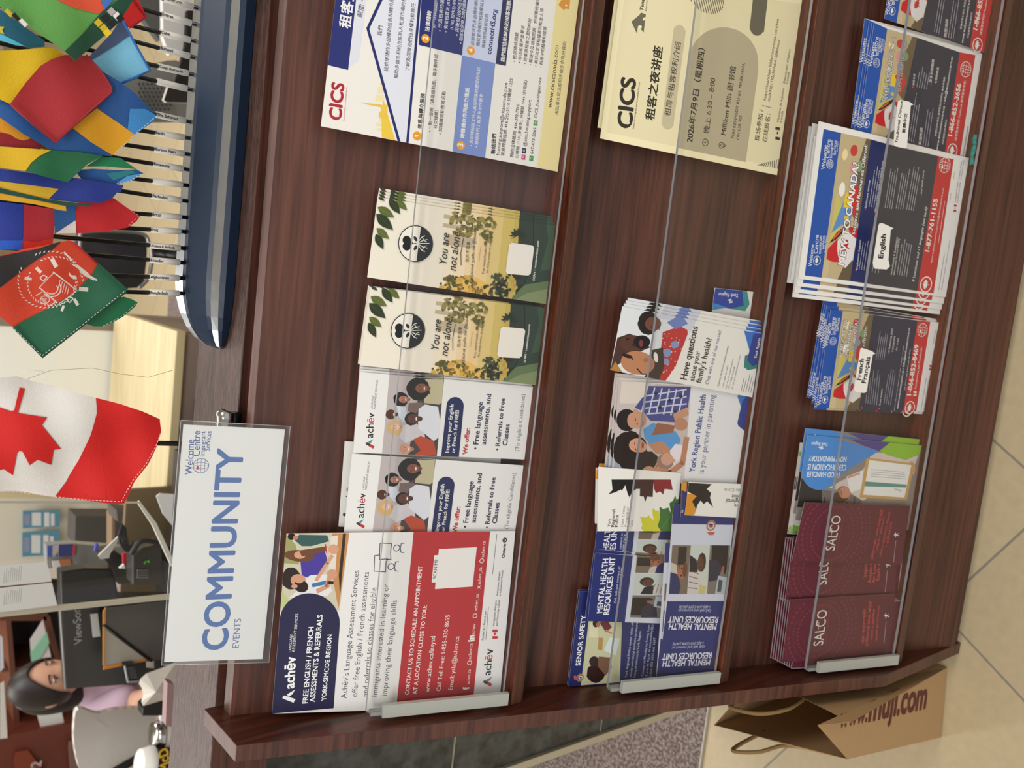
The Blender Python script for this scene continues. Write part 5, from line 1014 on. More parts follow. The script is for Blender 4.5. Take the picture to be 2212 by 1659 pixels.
seam(cf,PF((0,890),(410,944),(660,968),(905,980),(990,825),(1090,700),(1165,565),(1203,460)),.9785,(238,200,196),.0005)
b=MB(); b.tube([onY((465,960),.99),onY((330,957),.992),onY((-60,950),1.0)],.0028,BLKM,10); b.build('pole',cf)
b=MB(); b.tube([onY(p,.984) for p in ((45,812),(60,800),(95,802),(100,815),(90,822))],.0004,mat((230,226,216),.7),5); b.tube([onY(p,.984) for p in ((60,818),(110,800),(200,795),(260,808),(320,815),(372,800))],.00025,mat((150,140,126),.7),5); b.build('loose_thread',cf)
# ------------------------------------------------------------------ shopping bag beside the rack
KR=mat((186,152,110),.75,0,'kraft_paper',.3,.25,60); KI=mat((134,96,60),.85)
bg=empty('paper_bag',(-.65,.70,0),'brown kraft paper shopping bag with dark red lettering on the floor beside the rack','bag')
c1=Vector((-.592,.618,.003)); c2=Vector((-.717,.607,.003)); c3=Vector((-.594,.86,.003)); c4=Vector((-.72,.85,.003))
t2=onX(cM(1025,1055),-.652); t1=onY(cM(1050,808),.578)
pn=(c2-c1).cross(t2-c1).normalized(); df=dirpx(cM(825,828)); f_=CAM+df*((c1-CAM).dot(pn)/df.dot(pn)); t0=Vector((-.590,.682,.372)); t00=Vector((-.597,.735,.366)); t3=Vector((-.606,.84,.37)); f4=Vector((-.655,.80,.365)); t4=Vector((-.708,.83,.368)); s1=Vector((-.690,.748,.363)); s2_=Vector((-.672,.668,.365))
b=MB()
b.add([c1,c2,t2,f_,t1],[(0,1,2),(0,2,3),(0,3,4)],KR)                      # folded gusset
b.add([c1,t1,t0,t00,t3,c3,Vector((-.588,.70,.19))],[(0,1,2,6),(0,6,5),(6,2,3,4),(6,4,5)],KR)
b.add([c2,t2,s2_,s1,t4,c4],[(0,1,2,3,4,5)],KR); b.add([c3,t3,f4,t4,c4],[(0,1,2,3,4)],KR); b.add([c1,c2,c4,c3],[(0,1,2,3)],KR)
o=b.build('bag_body',bg); sm=o.modifiers.new('t','SOLIDIFY'); sm.thickness=.0006; o.data.materials.append(KI); 
def hand(b,pts): b.tube(pts,.0032,mat((150,120,76),.8,0,None,.3,.5,400),8)
def smooth(P,n=6):
    out=[]
    for i in range(len(P)-1):
        p0,p1,p2,p3=P[max(i-1,0)],P[i],P[i+1],P[min(i+2,len(P)-1)]
        for k in range(n):
            t=k/n; out.append(.5*((2*p1)+(p2-p0)*t+(2*p0-5*p1+4*p2-p3)*t*t+(3*p1-p0-3*p2+p3)*t**3))
    return out+[P[-1]]
b=MB(); hand(b,smooth([onX(cM(735,652),-.592),onX(cM(620,722),-.594),onX(cM(430,750),-.60),onX(cM(250,712),-.605),onX(cM(268,680),-.603),onX(cM(350,605),-.60)])); b.build('handle',bg)
b=MB(); hand(b,smooth([onX(cM(775,985),-.680),onX(cM(600,965),-.685),onX(cM(430,1008),-.692),onX(cM(265,1003),-.70),onX(cM(300,960),-.70),onX(cM(470,872),-.695)])); b.build('handle',bg)
def onplane(txt,p0,p1,A,B,Cc,col,bold,sy=1.0):
    """lettering printed on the plane through A,B,Cc; p0-p1 is its baseline in photo points"""
    n=(B-A).cross(Cc-A).normalized(); n=n if n.dot(CAM-A)>0 else -n
    P=[]
    for p in (p0,p1):
        d=dirpx(p); P.append(CAM+d*((A-CAM).dot(n)/d.dot(n)))
    vs,fs,wd=glyphs(txt,bold); d=(P[1]-P[0]); k=d.length/wd; d.normalize(); u=n.cross(d)
    g=MB(); g.add([P[0]+d*(v[0]*k)+u*(v[1]*k*sy)+n*(.0012+v[2]) for v in vs],fs,mat(col,.6)); return g
onplane('www.',cM(968,842),cM(1152,800),c1,c2,t2,(96,26,28),.03,1.1).build('lettering',bg)
onplane('muji.com',cM(1165,800),cM(1545,712),c1,c2,t2,(96,26,28),.03,1.1).build('lettering',bg)
g=MB(); n=Vector((1,0,0))
def gx(p,x=-.5862): return onX(cM(*p),x)
g.prism([gx((1065,565)),gx((1200,508)),gx((1250,520)),gx((1130,594))],(.0008,0,0),mat((84,20,26),.6)); g.prism([gx((975,525)),gx((1080,505)),gx((1150,508)),gx((1095,560)),gx((1060,540))],(.0008,0,0),mat((84,20,26),.6)); g.build('lettering',bg)

# ------------------------------------------------------------------ behind the counter
def pb(b,pts,y,dep,m,me=None): b.prism([onY(p,y) for p in pts],(0,dep,0),m,me)
GRYM=mat((70,70,70),.45); DK=mat((34,34,36),.45); 
# staff desk with maple top
dk=empty('desk',(-.6,2.6,0),'light maple topped desk with taupe front panel beyond the counter under the flags','desk')
b=MB(); b.box(-.74,-.235,2.40,2.95,.725,.75,MAPLE); b.build('desktop',dk,.002)
b=MB(); b.box(-.73,-.245,2.42,2.44,.0,.725,mat((150,132,124),.7)); b.build('front_panel',dk)
b=MB(); b.box(-.262,-.24,2.44,2.93,.0,.725,mat((150,132,124),.7)); b.build('side_panel',dk)
pt=empty('partition',(-.6,3.0,0),'off white office partition panel standing behind the maple topped desk','partition')
b=MB(); b.box(-.80,-.30,2.965,3.0,.05,1.45,mat((240,240,232),.8)); b.build("panel",pt)
b=MB(); b.box(-.30,-.26,2.96,3.005,0,1.47,mat((140,126,110),.5)); b.build('post',pt)
b=MB(); b.tube([onY((258,694),2.9),onY((378,703),2.9)],.009,mat((190,190,190),.3,.8),12); b.tube([onY((378,703),2.9),onY((412,706),2.9)],.006,CHROME,12)
o=b.build('stand_rod'); tag(o,'upright silver rod beside the partition behind the Bangladesh flag','rod')
# chairs in the waiting area
def shell(b,pts,y,th,m,curve=.06):
    """a curved chair back: outline in photo points, bowed in depth"""
    P=[onY(p,y) for p in pts]; P=smooth(P[-1:]+P+P[:2],4)[4:-5]; cx=sum(p.x for p in P)/len(P); w=max(abs(p.x-cx) for p in P); cz=sum(p.z for p in P)/len(P); vs=[];fs=[]
    c=Vector((cx,y,cz)); n=len(P); rings=[1,.8,.55,.3]
    for r_ in rings:
        for p in P:
            q=c+(p-c)*r_; q.y=y+curve*(1-((q.x-cx)/w)**2); vs.append(q)
    vs.append(Vector((cx,y+curve,cz)))
    for i in range(len(rings)-1): fs+=[(i*n+k,i*n+(k+1)%n,(i+1)*n+(k+1)%n,(i+1)*n+k) for k in range(n)]
    fs+=[(3*n+k,3*n+(k+1)%n,4*n) for k in range(n)]; b.add(vs,fs,m,True); b.add([v+Vector((0,th,0)) for v in vs],[f[::-1] for f in fs],m,True); b.add([*vs[:n],*[v+Vector((0,th,0)) for v in vs[:n]]],[(k,(k+1)%n,n+(k+1)%n,n+k) for k in range(n)],m)
ch=empty('office_chair',(-.06,3.0,0),'black office chair with rounded backrest and silver edge behind the flag poles','chair')
b=MB(); shell(b,[(176,600),(174,520),(190,500),(300,503),(322,525),(328,560),(320,600),(300,622),(200,618)],2.9,.03,mat((46,46,50),.55),.05); b.build('backrest',ch)
b=MB(); b.tube(smooth([onY(p,2.885) for p in ((200,620),(176,600),(174,520),(190,500),(300,503),(322,525),(328,560),(320,600),(300,622))]),.006,mat((150,150,150),.3,.7),8); b.build('silver_edge',ch)
b=MB(); b.box(-.19,.2,2.62,2.9,.40,.46,DK); b.build('seat',ch,.02)
b=MB(); b.tube([(.03,2.8,.4),(.03,2.8,.08)],.025,BLKM,12); b.tube([(-.04,2.93,.66),(-.04,2.86,.43)],.02,BLKM,10); b.build('post',ch)
for k in range(5):
    a=R(72*k+20); b=MB(); b.tube([(.03,2.8,.09),(0.03+.18*math.cos(a),2.8+.26*math.sin(a),.05)],[.02,.012],BLKM,8); b.ball((0.03+.19*math.cos(a),2.8+.27*math.sin(a),.028),.028,BLKM,10,8); b.build('base_arm',ch)
ch=empty('visitor_chair',(.22,2.6,0),'grey perforated shell chair behind the right hand flag poles','chair')
GC=mat((120,120,118),.5)
b=MB(); shell(b,[(275,250),(275,180),(300,150),(380,130),(410,170),(412,250),(395,262),(290,262)],2.6,.015,GC,.03); b.build('shell_back',ch)
b=MB()
for i in range(8):
    for j in range(7):
        p=onY((300+i*9+(j%2)*4,182+j*9),2.597); b.tube([p+Vector((0,0,0)),p+Vector((0,-.002,0))],.0045,mat((60,60,60),.7),6)
o=b.build('perforations',ch); o['kind']='stuff'
b=MB(); b.box(.03,.3,2.32,2.58,.40,.43,GC); b.build('seat',ch,.01)
for x,y in ((.05,2.34),(.28,2.34),(.05,2.56),(.28,2.56)): b=MB(); b.tube([(x,y,.4),(x,y,0)],.012,CHROME,10); b.build('leg',ch)
ch=empty('visitor_chair',(.5,2.9,0),'white framed chair with black perforated back at the far right behind the flags','chair')
b=MB(); pb(b,[(350,-30),(352,80),(366,120),(402,110),(420,-30)],2.35,.02,mat((222,222,222),.4)); b.build('white_frame',ch,.002)
b=MB(); pb(b,[(404,22),(400,100),(385,150),(372,190),(380,195),(420,190),(430,22)],2.33,.015,mat((26,26,28),.5)); b.build('black_back',ch,.002)
b=MB(); pb(b,[(366,180),(354,216),(360,221),(420,222),(420,182)],2.31,.015,mat((40,38,38),.5),mat((206,200,190),.5)); b.build('side_pad',ch)
b=MB(); pb(b,[(280,-30),(300,30),(345,90),(350,-30)],2.7,.03,mat((90,92,92),.5)); b.build('arm',ch,.003)
b=MB()
for x in (.36,.62): b.tube([(x,2.36,.62),(x,2.36,0)],.012,mat((222,222,222),.4),10)
b.build('leg_frame',ch)
# cabinet with dark shelf between flag and notices
cb=empty('cabinet',(-.8,2.7,0),'low taupe and brown cabinet behind the top of the COMMUNITY EVENTS sign','cabinet')
b=MB(); b.box(-1.0,-.66,2.382,2.398,.0,.86,mat((128,110,80),.6)); b.build('body',cb,.002)
b=MB(); b.box(-.54,-.42,2.05,2.38,.0,.70,mat((66,54,44),.5)); b.build('dark_top',cb,.002)
b=MB(); pb(b,[(346,1066),(338,1072),(352,1110),(372,1135),(376,1068)],2.05,.004,mat((230,232,234),.6)); o=b.build('paper_sheet'); tag(o,'white paper sheet lying on the dark shelf just above the sign','paper')
# cream wall part behind, posters, bookcase
b=MB(); pb(b,[(-60,1062),(-60,1250),(150,1250),(220,1180),(250,1060)],3.6,.06,WALLC); tag(b.build('wall_inner'),kind='structure')
b=MB(); pb(b,[(-60,1058),(-60,1076),(150,1076),(150,1058)],3.5,.08,mat((206,190,150),.6)); o=b.build('wall_shelf'); tag(o,'cream wall shelf carrying a row of binders beside the big maple leaf flag','shelf')
for k in range(6):
    b=MB(); y0=1062-k*9; pb(b,[(-40,y0+0),(-40,y0-8),(70-k*2,y0-8),(70-k*2,y0)],3.44,.05,mat(((208,210,212),(60,62,66),(214,214,216),(150,154,160),(210,212,210),(190,190,196))[k],.6)); o=b.build('binder'); tag(o,('white','black','pale','grey','white','light grey')[k]+' binder, '+('first','second','third','fourth','fifth','sixth')[k]+' from the left on the cream wall shelf','binder','binders on the wall shelf')
def poster(pts,label,y):
    b=MB(); pb(b,pts,y,.004,mat((92,146,168),.6)); o=b.build('poster'); tag(o,label,'poster'); X=lambda a,c:(pts[0][0]+(pts[3][0]-pts[0][0])*a, pts[0][1]+(pts[1][1]-pts[0][1])*c)
    b=MB(); 
    for a0,a1,c0,c1,cc in ((.25,.5,.15,.9,(222,222,220)),(.58,.72,.1,.9,(226,226,224)),(.76,.86,.15,.85,(222,222,220)),(.05,.2,.2,.8,(150,150,176))): pb(b,[X(a0,c0),X(a0,c1),X(a1,c1),X(a1,c0)],y-.0012,.001,mat(cc,.6))
    p=b.build('print',o); p.location=(0,0,0)
poster([cR(240,690),cR(240,505),cR(630,495),cR(630,670)],'teal notice with white boxes, upper one on the cream wall behind the guard',3.55)
poster([cR(235,990),cR(235,735),cR(630,705),cR(620,965)],'teal notice with white boxes, lower left one on the cream wall behind the guard',3.55)
bc=empty('bookcase',(-2.2,4.2,0),'dark brown wooden bookcase with leaflets on its shelves behind the seated person','bookcase')
WB=mat((98,56,40),.5); 
b=MB(); pb(b,[(-60,1220),(-60,1700),(190,1700),(250,1320),(200,1220)],4.3,.03,mat((44,34,30),.7)); b.build('back_board',bc)
for pts in ([(13,1341),(24,1341),(46,1600),(33,1600)],[(93,1332),(108,1332),(150,1500),(170,1700),(150,1700),(128,1440)],[(-40,1341),(-40,1250),(110,1250),(100,1341)]): b=MB(); pb(b,pts,4.0,.28,WB,mat((120,72,52),.5)); b.build('shelf_board',bc)
b=MB(); pb(b,[(4,1446),(4,1452),(135,1438),(128,1430)],4.02,.26,WB); b.build('divider',bc)
b=MB(); pb(b,[(-60,1602),(-60,1700),(200,1700),(172,1560)],3.9,.3,mat((104,48,32),.5)); b.build('side_panel',bc)
b=MB(); pb(b,[(30,1645),(35,1625),(60,1620),(120,1700),(40,1700)],3.88,.005,mat((124,52,28),.5)); b.build('orange_panel',bc)
b=onplane('2',(88,1655),(90,1643),onY((0,1600),3.88),onY((0,1700),3.88),onY((150,1650),3.88),(190,180,176),.02); b.build('door_number',bc)
b=MB(); pb(b,[(149,1618),(150,1603),(168,1600),(180,1700),(155,1700)],3.86,.01,mat((120,92,84),.5)); b.build('label_holder',bc)
for k,(pts,c,l) in enumerate((([cS(300,380),cS(430,180),cS(520,600),cS(400,635),cS(320,640)],(214,208,206),'white and green leaflet tilted on the upper shelf behind the person'),([cS(305,510),cS(465,300),cS(492,410),cS(380,600),cS(320,635)],(140,196,164),'mint green leaflet overlapping the white one on the bookcase shelf'),([cS(370,1130),cS(610,1060),cS(645,1240),cS(415,1285)],(216,216,210),'white printed leaflet on the bookcase shelf below the head'),([cS(320,1110),cS(330,1065),cS(395,1070),cS(385,1105)],(150,128,190),'small lilac card standing on the bookcase shelf'),([cS(0,700),cS(0,330),cS(25,360),cS(38,660)],(206,210,216),'white leaflet at the top edge of the bookcase, right bay'),([cS(0,1370),cS(0,820),cS(40,795),cS(75,1360)],(212,210,200),'white leaflet stack at the top edge of the bookcase, left bay'))):
    b=MB(); pb(b,pts,3.94-.01*k,.003,mat(c,.6)); o=b.build('leaflet'); tag(o,l,'leaflet')
# monitor seen from behind
mo=empty('monitor',(-.95,2.25,.75),'large dark grey computer monitor seen from behind on the staff desk','monitor')
MQ=[cS(600,-60),cS(657,875),cS(1700,800),cS(1700,-60)]
mb_=MB(); mb_.prism([onY(p,2.25) for p in MQ],(0,.035,0),mat((62,60,58),.4),mat((40,40,40),.4)); mb_.build('back_cover',mo,.004)
g=onplane('ViewSonic',cS(818,412),cS(796,-20),onY(MQ[0],2.25),onY(MQ[1],2.25),onY(MQ[2],2.25),(170,168,164),.0,.95); g.build('maker_name',mo)
b=MB(); pb(b,[cS(905,125),cS(975,117),cS(1003,345),cS(930,356)],2.246,.003,mat((214,212,206),.6)); b.build('asset_label',mo)
b=MB(); b.tube([onY(cS(600,70),2.246),onY(cS(655,870),2.246)],.0025,mat((150,148,146),.4),8); b.build('bezel_edge',mo)
b=MB(); pb(b,[cS(1020,160),cS(985,80),cS(1010,30),cS(1030,60)],2.246,.003,mat((28,28,28),.4)); b.build('cable_clip',mo)
b=MB(); b.box(-1.15,-.85,2.2,2.4,.75,.765,DK); b.tube([(-1.0,2.31,.76),(-1.0,2.30,.9)],.02,DK,12); b.build('stand',mo)
# folder leaning against the monitor
fo=empty('folder',onY(cS(1300,600),2.2),'grey plastic folder with orange edges and black band leaning on the monitor','folder')
b=MB(); pb(b,[cS(1040,665),cS(1058,70),cS(1700,-20),cS(1700,560)],2.20,.006,mat((88,86,80),.3)); b.build('cover',fo)
b=MB(); pb(b,[cS(1040,640),cS(1050,245),cS(1470,575)],2.197,.002,mat((166,160,148),.5)); b.build('light_panel',fo)
b=MB(); b.tube([onY(cS(1030,235),2.193),onY(cS(1515,598),2.193)],.0035,BLKM,8); b.build('elastic_band',fo)
b=MB(); pb(b,[cS(1030,680),cS(1045,642),cS(1480,568),cS(1470,588)],2.195,.004,mat((206,130,44),.5)); b.build('orange_edge',fo)
b=MB(); pb(b,[cS(1030,640),cS(1030,100),cS(1058,60),cS(1046,640)],2.195,.004,mat((206,140,60),.5)); b.build('orange_edge',fo)
b=MB(); pb(b,[cS(1462,655),cS(1462,600),cS(1535,592),cS(1540,665)],2.19,.003,mat((204,200,192),.6)); o=b.build('note_label'); tag(o,'small white label stuck below the grey folder','label')
# black monitor and desk things behind the guard
m2=empty('monitor',(-.75,2.1,.75),'black monitor back behind the clear guard, left of the desk phone','monitor')
b=MB(); pb(b,[cR(650,1520),cR(640,1150),cR(900,1112),cR(1200,1120),cR(1260,1440),cR(1700,1420),cR(1700,1460)],2.15,.04,mat((22,22,24),.4)); b.build('back_cover',m2,.004)
b=MB(); b.box(-.85,-.7,2.1,2.25,.75,.762,DK); b.tube([(-.78,2.2,.76),(-.78,2.18,.9)],.016,DK,10); b.build('stand',m2)
b=MB(); pb(b,[cR(1040,950),cR(1200,930),cR(1460,1120),cR(1480,1250),cR(1250,1280),cR(1200,1120)],2.12,.05,mat((32,30,30),.4)); o=b.build('printer'); tag(o,'small black device between the black monitor and the desk phone','device')
ph_=empty('desk_phone',onY(cR(1570,1150),2.02),'black desk phone with small green display behind the clear guard','phone')
b=MB(); pb(b,[cR(1400,1290),cR(1400,980),cR(1500,900),cR(1700,850),cR(1740,1290)],2.02,.05,mat((52,50,48),.4)); b.build('body',ph_,.003)
b=MB()
for i in range(6):
    for j in range(4): pb(b,[cR(1450+i*20,1200-j*24),cR(1450+i*20,1216-j*24),cR(1462+i*20,1216-j*24),cR(1462+i*20,1200-j*24)],2.015,.004,mat((120,118,112),.5))
o=b.build('keypad',ph_); o['kind']='stuff'
b=MB(); g=onplane('2',cR(1572,1050),cR(1566,1020),onY(cR(1400,1290),2.016),onY(cR(1400,980),2.016),onY(cR(1700,900),2.016),(90,210,70),.02); g.build('green_display',ph_)
b=MB(); b.tube(smooth([onY(cR(*p),2.0) for p in ((1380,960),(1480,830),(1620,830),(1720,880))]),.006,DK,8); b.build('handset',ph_)
b=MB()
for k in range(5): b.tube(smooth([onY(cR(1290+k*8,640+k*10),2.06),onY(cR(1250+k*22,800),2.05),onY(cR(1330+k*14,930),2.04),onY(cR(1400+k*10,820+k*30),2.05)]),.0022,mat((40,40,42),.5),6)
o=b.build('cable_bundle'); tag(o,'tangle of thin black cables hanging above the desk phone','cables',None,'stuff')
b=MB(); pb(b,[cR(1300,1060),cR(1300,960),cR(1360,950),cR(1372,1100),cR(1335,1100)],2.08,.01,mat((196,40,50),.5)); o=b.build('marker_pen'); tag(o,'red marker standing next to the desk phone','pen')
b=MB(); pb(b,[cR(1260,1115),cR(1310,1070),cR(1325,1115)],2.07,.01,mat((228,228,226),.6)); o=b.build('paper_note'); tag(o,'tiny folded white note beside the red marker','note')
b=MB(); pb(b,[cR(1040,985),cR(1050,965),cR(1255,770),cR(1270,785),cR(1160,960),cR(1150,1005),cR(1060,1015)],2.1,.006,mat((206,204,198),.5)); o=b.build('tablet_stand'); tag(o,'pale angled tablet edge behind the clear guard','tablet')
b=MB(); pb(b,[cR(1000,930),cR(1010,860),cR(1040,850),cR(1035,925)],2.14,.01,mat((90,90,190),.5)); o=b.build('highlighter'); tag(o,'small violet highlighter next to the pale tablet edge','pen')
b=MB(); pb(b,[cR(790,860),cR(800,560),cR(3400,560),cR(3400,1110),cR(990,1110),cR(900,860)],3.2,.1,mat((76,72,68),.6)); o=b.build('filing_unit'); tag(o,'dark grey filing unit standing behind the black monitor','filing unit')
b=MB(); pb(b,[cR(1210,500),cR(1210,1100),cR(1180,1115),cR(1180,560)],3.0,.06,mat((140,116,90),.6)); pb(b,[cR(1230,500),cR(1520,540),cR(1650,760),cR(1420,740),cR(1240,620)],2.9,.1,mat((92,86,80),.5)); o=b.build('office_shelf'); tag(o,'brown and grey office shelf seen through the clear guard','shelf')
hd=empty('leaflet_holder',onY(cR(700,1100),2.3),'clear leaflet holder with red and blue cards beside the taped notices','holder')
b=MB(); pb(b,[cR(500,1110),cR(490,870),cR(780,850),cR(880,860),cR(1420,900),cR(1420,1110)],2.32,.03,mat((150,148,146),.3)); b.build('holder_body',hd)
for pts,c in (([cR(500,990),cR(500,880),cR(610,860),cR(610,985)],(70,96,180)),([cR(550,990),cR(555,870),cR(620,862),cR(615,985)],(206,196,190)),([cR(620,990),cR(625,862),cR(775,855),cR(760,985)],(64,70,130)),([cR(760,985),cR(770,855),cR(800,860),cR(785,980)],(206,70,60)),([cR(620,1110),cR(620,1020),cR(740,1010),cR(760,1110)],(190,120,80)),([cR(570,1125),cR(550,1035),cR(620,1030),cR(650,1115)],(232,226,222))): b=MB(); pb(b,pts,2.31,.004,mat(c,.5)); b.build('card',hd)
# clear guard with notices
gd=empty('acrylic_guard',onY((350,1290),1.72),'clear acrylic guard with pale edges standing on the staff side of the counter','guard')
b=MB(); b.prism([onY(p,1.72) for p in ((-80,1086),(-80,1338),(420,1285),(395,1245),(305,1086))],(0,.005,0),ACR); b.build('pane',gd)
b=MB(); b.prism([onY(p,1.715) for p in ((-80,1333),(-80,1342),(420,1289),(420,1281))],(0,.012,0),mat((196,190,172),.35)); b.build('left_edge',gd)
b=MB(); b.prism([onY(p,1.715) for p in ((303,1084),(300,1090),(330,1135),(372,1225),(380,1221),(338,1130))],(0,.012,0),mat((214,210,198),.35)); b.build('sloping_edge',gd)
b=MB(); b.prism([onY(p,1.715) for p in ((-80,1084),(-80,1087),(303,1088),(303,1085))],(0,.006,0),mat((190,186,176),.35)); b.build('right_edge',gd)
for k,q in enumerate(([cR(-300,1330),cR(-300,1110),cR(490,1040),cR(520,1140),cR(545,1250)],[cR(-300,1610),cR(-300,1350),cR(548,1262),cR(575,1380),cR(604,1500)])):
    s=Sheet(origin=Vector((0,1.71,1)),normal=Vector((0,-1,0)),up=Vector((0,0,1)),n=0,crop=lambda x,y:(x,y)); s.body(q,(232,232,228),.0006); s.crop=cR
    for i in range(9): s.lines((40-20*i+ (i*42),1270+k*230-i*4),(52+i*42-20*i,1100+k*235-i*4),0,0,1,(150,150,148),4,i,.7)
    s.build('notice','white typed notice taped to the clear guard, '+('right one','left one'),'notice') if False else s.build('notice',('white typed notice taped to the clear guard, the one nearer the flag','white typed notice taped to the clear guard, nearer the pale left edge')[k],'notice')
# mug, cup, tissue bag, card reader
mg=empty('travel_mug',onY(cS(1720,1310),2.2),'white travel mug with shiny steel lid just above the counter edge','mug')
a=onY(cS(1745,1312),2.2); tp=onY(cS(1615,1325),2.2); ax=(tp-a).normalized(); h=(tp-a).length; r_=(onY(cS(1660,1180),2.2)-onY(cS(1660,1450),2.2)).length/2
b=MB(); b.lathe(a-ax*.03,[(0,0),(r_*.9,0),(r_,h*.5),(r_,h+.03)],mat((222,222,212),.35),28,ax); b.build('body',mg)
b=MB(); b.lathe(tp,[(r_,0),(r_*1.02,.004),(r_*.95,.012),(r_*.9,.024),(r_*.5,.027),(0,.028)],CHROME,28,ax); b.build('steel_lid',mg)
b=MB(); b.tube(smooth([onY(cS(*p),2.2) for p in ((1620,1180),(1610,1140),(1650,1118),(1740,1118))]),.006,mat((222,222,212),.35),10); b.build('handle',mg)
cu=empty('paper_cup',onY(cS(1700,1620),2.16),'dark purple paper cup with yellow lettering and white lid at the left end','cup')
a=onY(cS(1740,1590),2.16); tp=onY(cS(1500,1610),2.16); ax=(tp-a).normalized(); h=(tp-a).length; r_=(onY(cS(1500,1470),2.16)-onY(cS(1500,1760),2.16)).length/2
b=MB(); b.lathe(a,[(0,0),(r_*.8,0),(r_*.98,h)],mat((52,24,40),.5),30,ax); b.build('cup_body',cu)
b=MB(); b.lathe(tp,[(r_*1.04,-.004),(r_*1.06,.006),(r_*.98,.010),(r_*.92,.028),(r_*.8,.03),(0,.026)],mat((228,226,220),.4),30,ax); b.build('lid',cu)
A_=onY(cS(1700,1600),2.16-r_*.93); g=onplane('McD',cS(1692,1668),cS(1672,1450),A_,A_+Vector((1,0,0)),A_+ax,(224,186,30),.03,1.0); g.build('lettering',cu)
tb=MB(); P=[onY(cS(*p),2.12) for p in ((1415,860),(1385,815),(1400,770),(1460,715),(1600,665),(1760,600),(1760,960),(1600,990),(1430,1040),(1410,1000),(1430,930))]
c=sum(P,Vector())/len(P); vs=P+[c+Vector((0,-.03,.0))]; tb.add(vs,[(i,(i+1)%len(P),len(P)) for i in range(len(P))],mat((214,208,198),.7),False); tb.add([p for p in P]+[c+Vector((0,.05,0))],[(i,len(P),(i+1)%len(P)) for i in range(len(P))],mat((200,194,184),.7)); o=tb.build('tissue_bag',None,0,c); tag(o,'crumpled white paper bag on the desk beside the seated person','bag')
cr_=empty('card_reader',onY(cS(1550,1100),2.14),'small black card reader with pink tag next to the white mug','card reader')
b=MB(); pb(b,[cS(1420,1142),cS(1425,1060),cS(1500,1000),cS(1690,950),cS(1700,1140)],2.14,.04,mat((18,18,20),.4)); b.build('body',cr_,.003)
b=MB(); pb(b,[cS(1630,1030),cS(1660,1000),cS(1700,1080),cS(1680,1130)],2.135,.004,mat((206,60,90),.5)); b.build('pink_tag',cr_)
gb=empty('glass_jar',onY(cS(1315,715),2.15),'small dark glass box standing at the foot of the monitor','jar')
b=MB(); pb(b,[cS(1245,640),cS(1360,628),cS(1380,790),cS(1275,800)],2.17,.03,mat((30,32,34),.15)); b.build('body',gb,.003)
b=MB(); b.tube([onY(cS(*p),2.165) for p in ((1245,640),(1275,800),(1375,795))],.0025,mat((170,172,174),.3),8); b.build('rim',gb)
b=MB(); b.box(-1.6,-1.02,1.95,2.36,.72,.75,mat((120,96,92),.5)); b.box(-.99,-.55,1.95,2.36,.72,.75,mat((60,52,48),.5)); 
for x in (-1.55,-.62): b.box(x-.02,x+.02,2.0,2.3,0,.72,mat((60,52,48),.5))
o=b.build('workstation'); tag(o,'brown and mauve staff worktop carrying the monitors behind the counter','worktop')
b=MB(); b.prism([onY(p,1.5) for p in ((362,1475),(358,1567),(372,1570),(376,1478))],(0,.02,0),mat((150,120,122),.5)); b.build('ledge',cn)
# mesh chair
mc=empty('office_chair',onY((300,1600),2.55),'light grey mesh office chair with curved back behind the mugs','chair')
def meshm():
    m,nt,bs=nodes_mat('grey_mesh_fabric'); L=nt.links.new; tc=nt.nodes.new('ShaderNodeTexCoord'); 
    wv=nt.nodes.new('ShaderNodeTexWave'); wv.bands_direction='Z'; wv.inputs['Scale'].default_value=70; wv.inputs['Distortion'].default_value=.3; w2=nt.nodes.new('ShaderNodeTexWave'); w2.bands_direction='X'; w2.inputs['Scale'].default_value=60
    mm=nt.nodes.new('ShaderNodeMath'); mm.operation='MULTIPLY'; cr=nt.nodes.new('ShaderNodeValToRGB'); cr.color_ramp.elements[0].color=(*lin((176,170,162)),1); cr.color_ramp.elements[1].color=(*lin((222,216,208)),1); cr.color_ramp.elements[1].position=.5
    L(tc.outputs['Object'],wv.inputs[0]); L(tc.outputs['Object'],w2.inputs[0]); L(wv.outputs['Fac'],mm.inputs[0]); L(w2.outputs['Fac'],mm.inputs[1]); L(mm.outputs[0],cr.inputs[0]); L(cr.outputs[0],bs.inputs[0]); bs.inputs['Roughness'].default_value=.8; return m
b=MB(); shell(b,[cS(785,1070),cS(1000,1160),cS(1200,1120),cS(1600,1130),cS(1700,1250),cS(1560,1480),cS(1480,1540),cS(1100,1720),cS(860,1760),cS(800,1600),cS(780,1300)],2.5,.02,meshm(),.05); b.build('mesh_back',mc)
b=MB(); b.tube(smooth([onY(cS(*p),2.5) for p in ((1540,1490),(1380,1560),(1200,1660),(1100,1720))]),.012,BLKM,8); b.build('frame',mc)
b=MB(); b.box(-1.55,-1.15,2.55,2.95,.40,.46,mat((60,58,58),.7)); b.build('seat',mc,.02)
b=MB(); b.tube([(-1.35,2.75,.4),(-1.35,2.75,.06)],.025,BLKM,10); b.build('post',mc)
for k in range(5):
    a=R(72*k); b=MB(); b.tube([(-1.35,2.75,.08),(-1.35+.26*math.cos(a),2.75+.26*math.sin(a),.05)],[.02,.012],BLKM,8); b.ball((-1.35+.27*math.cos(a),2.75+.27*math.sin(a),.027),.027,BLKM,10,8); b.build('base_arm',mc)
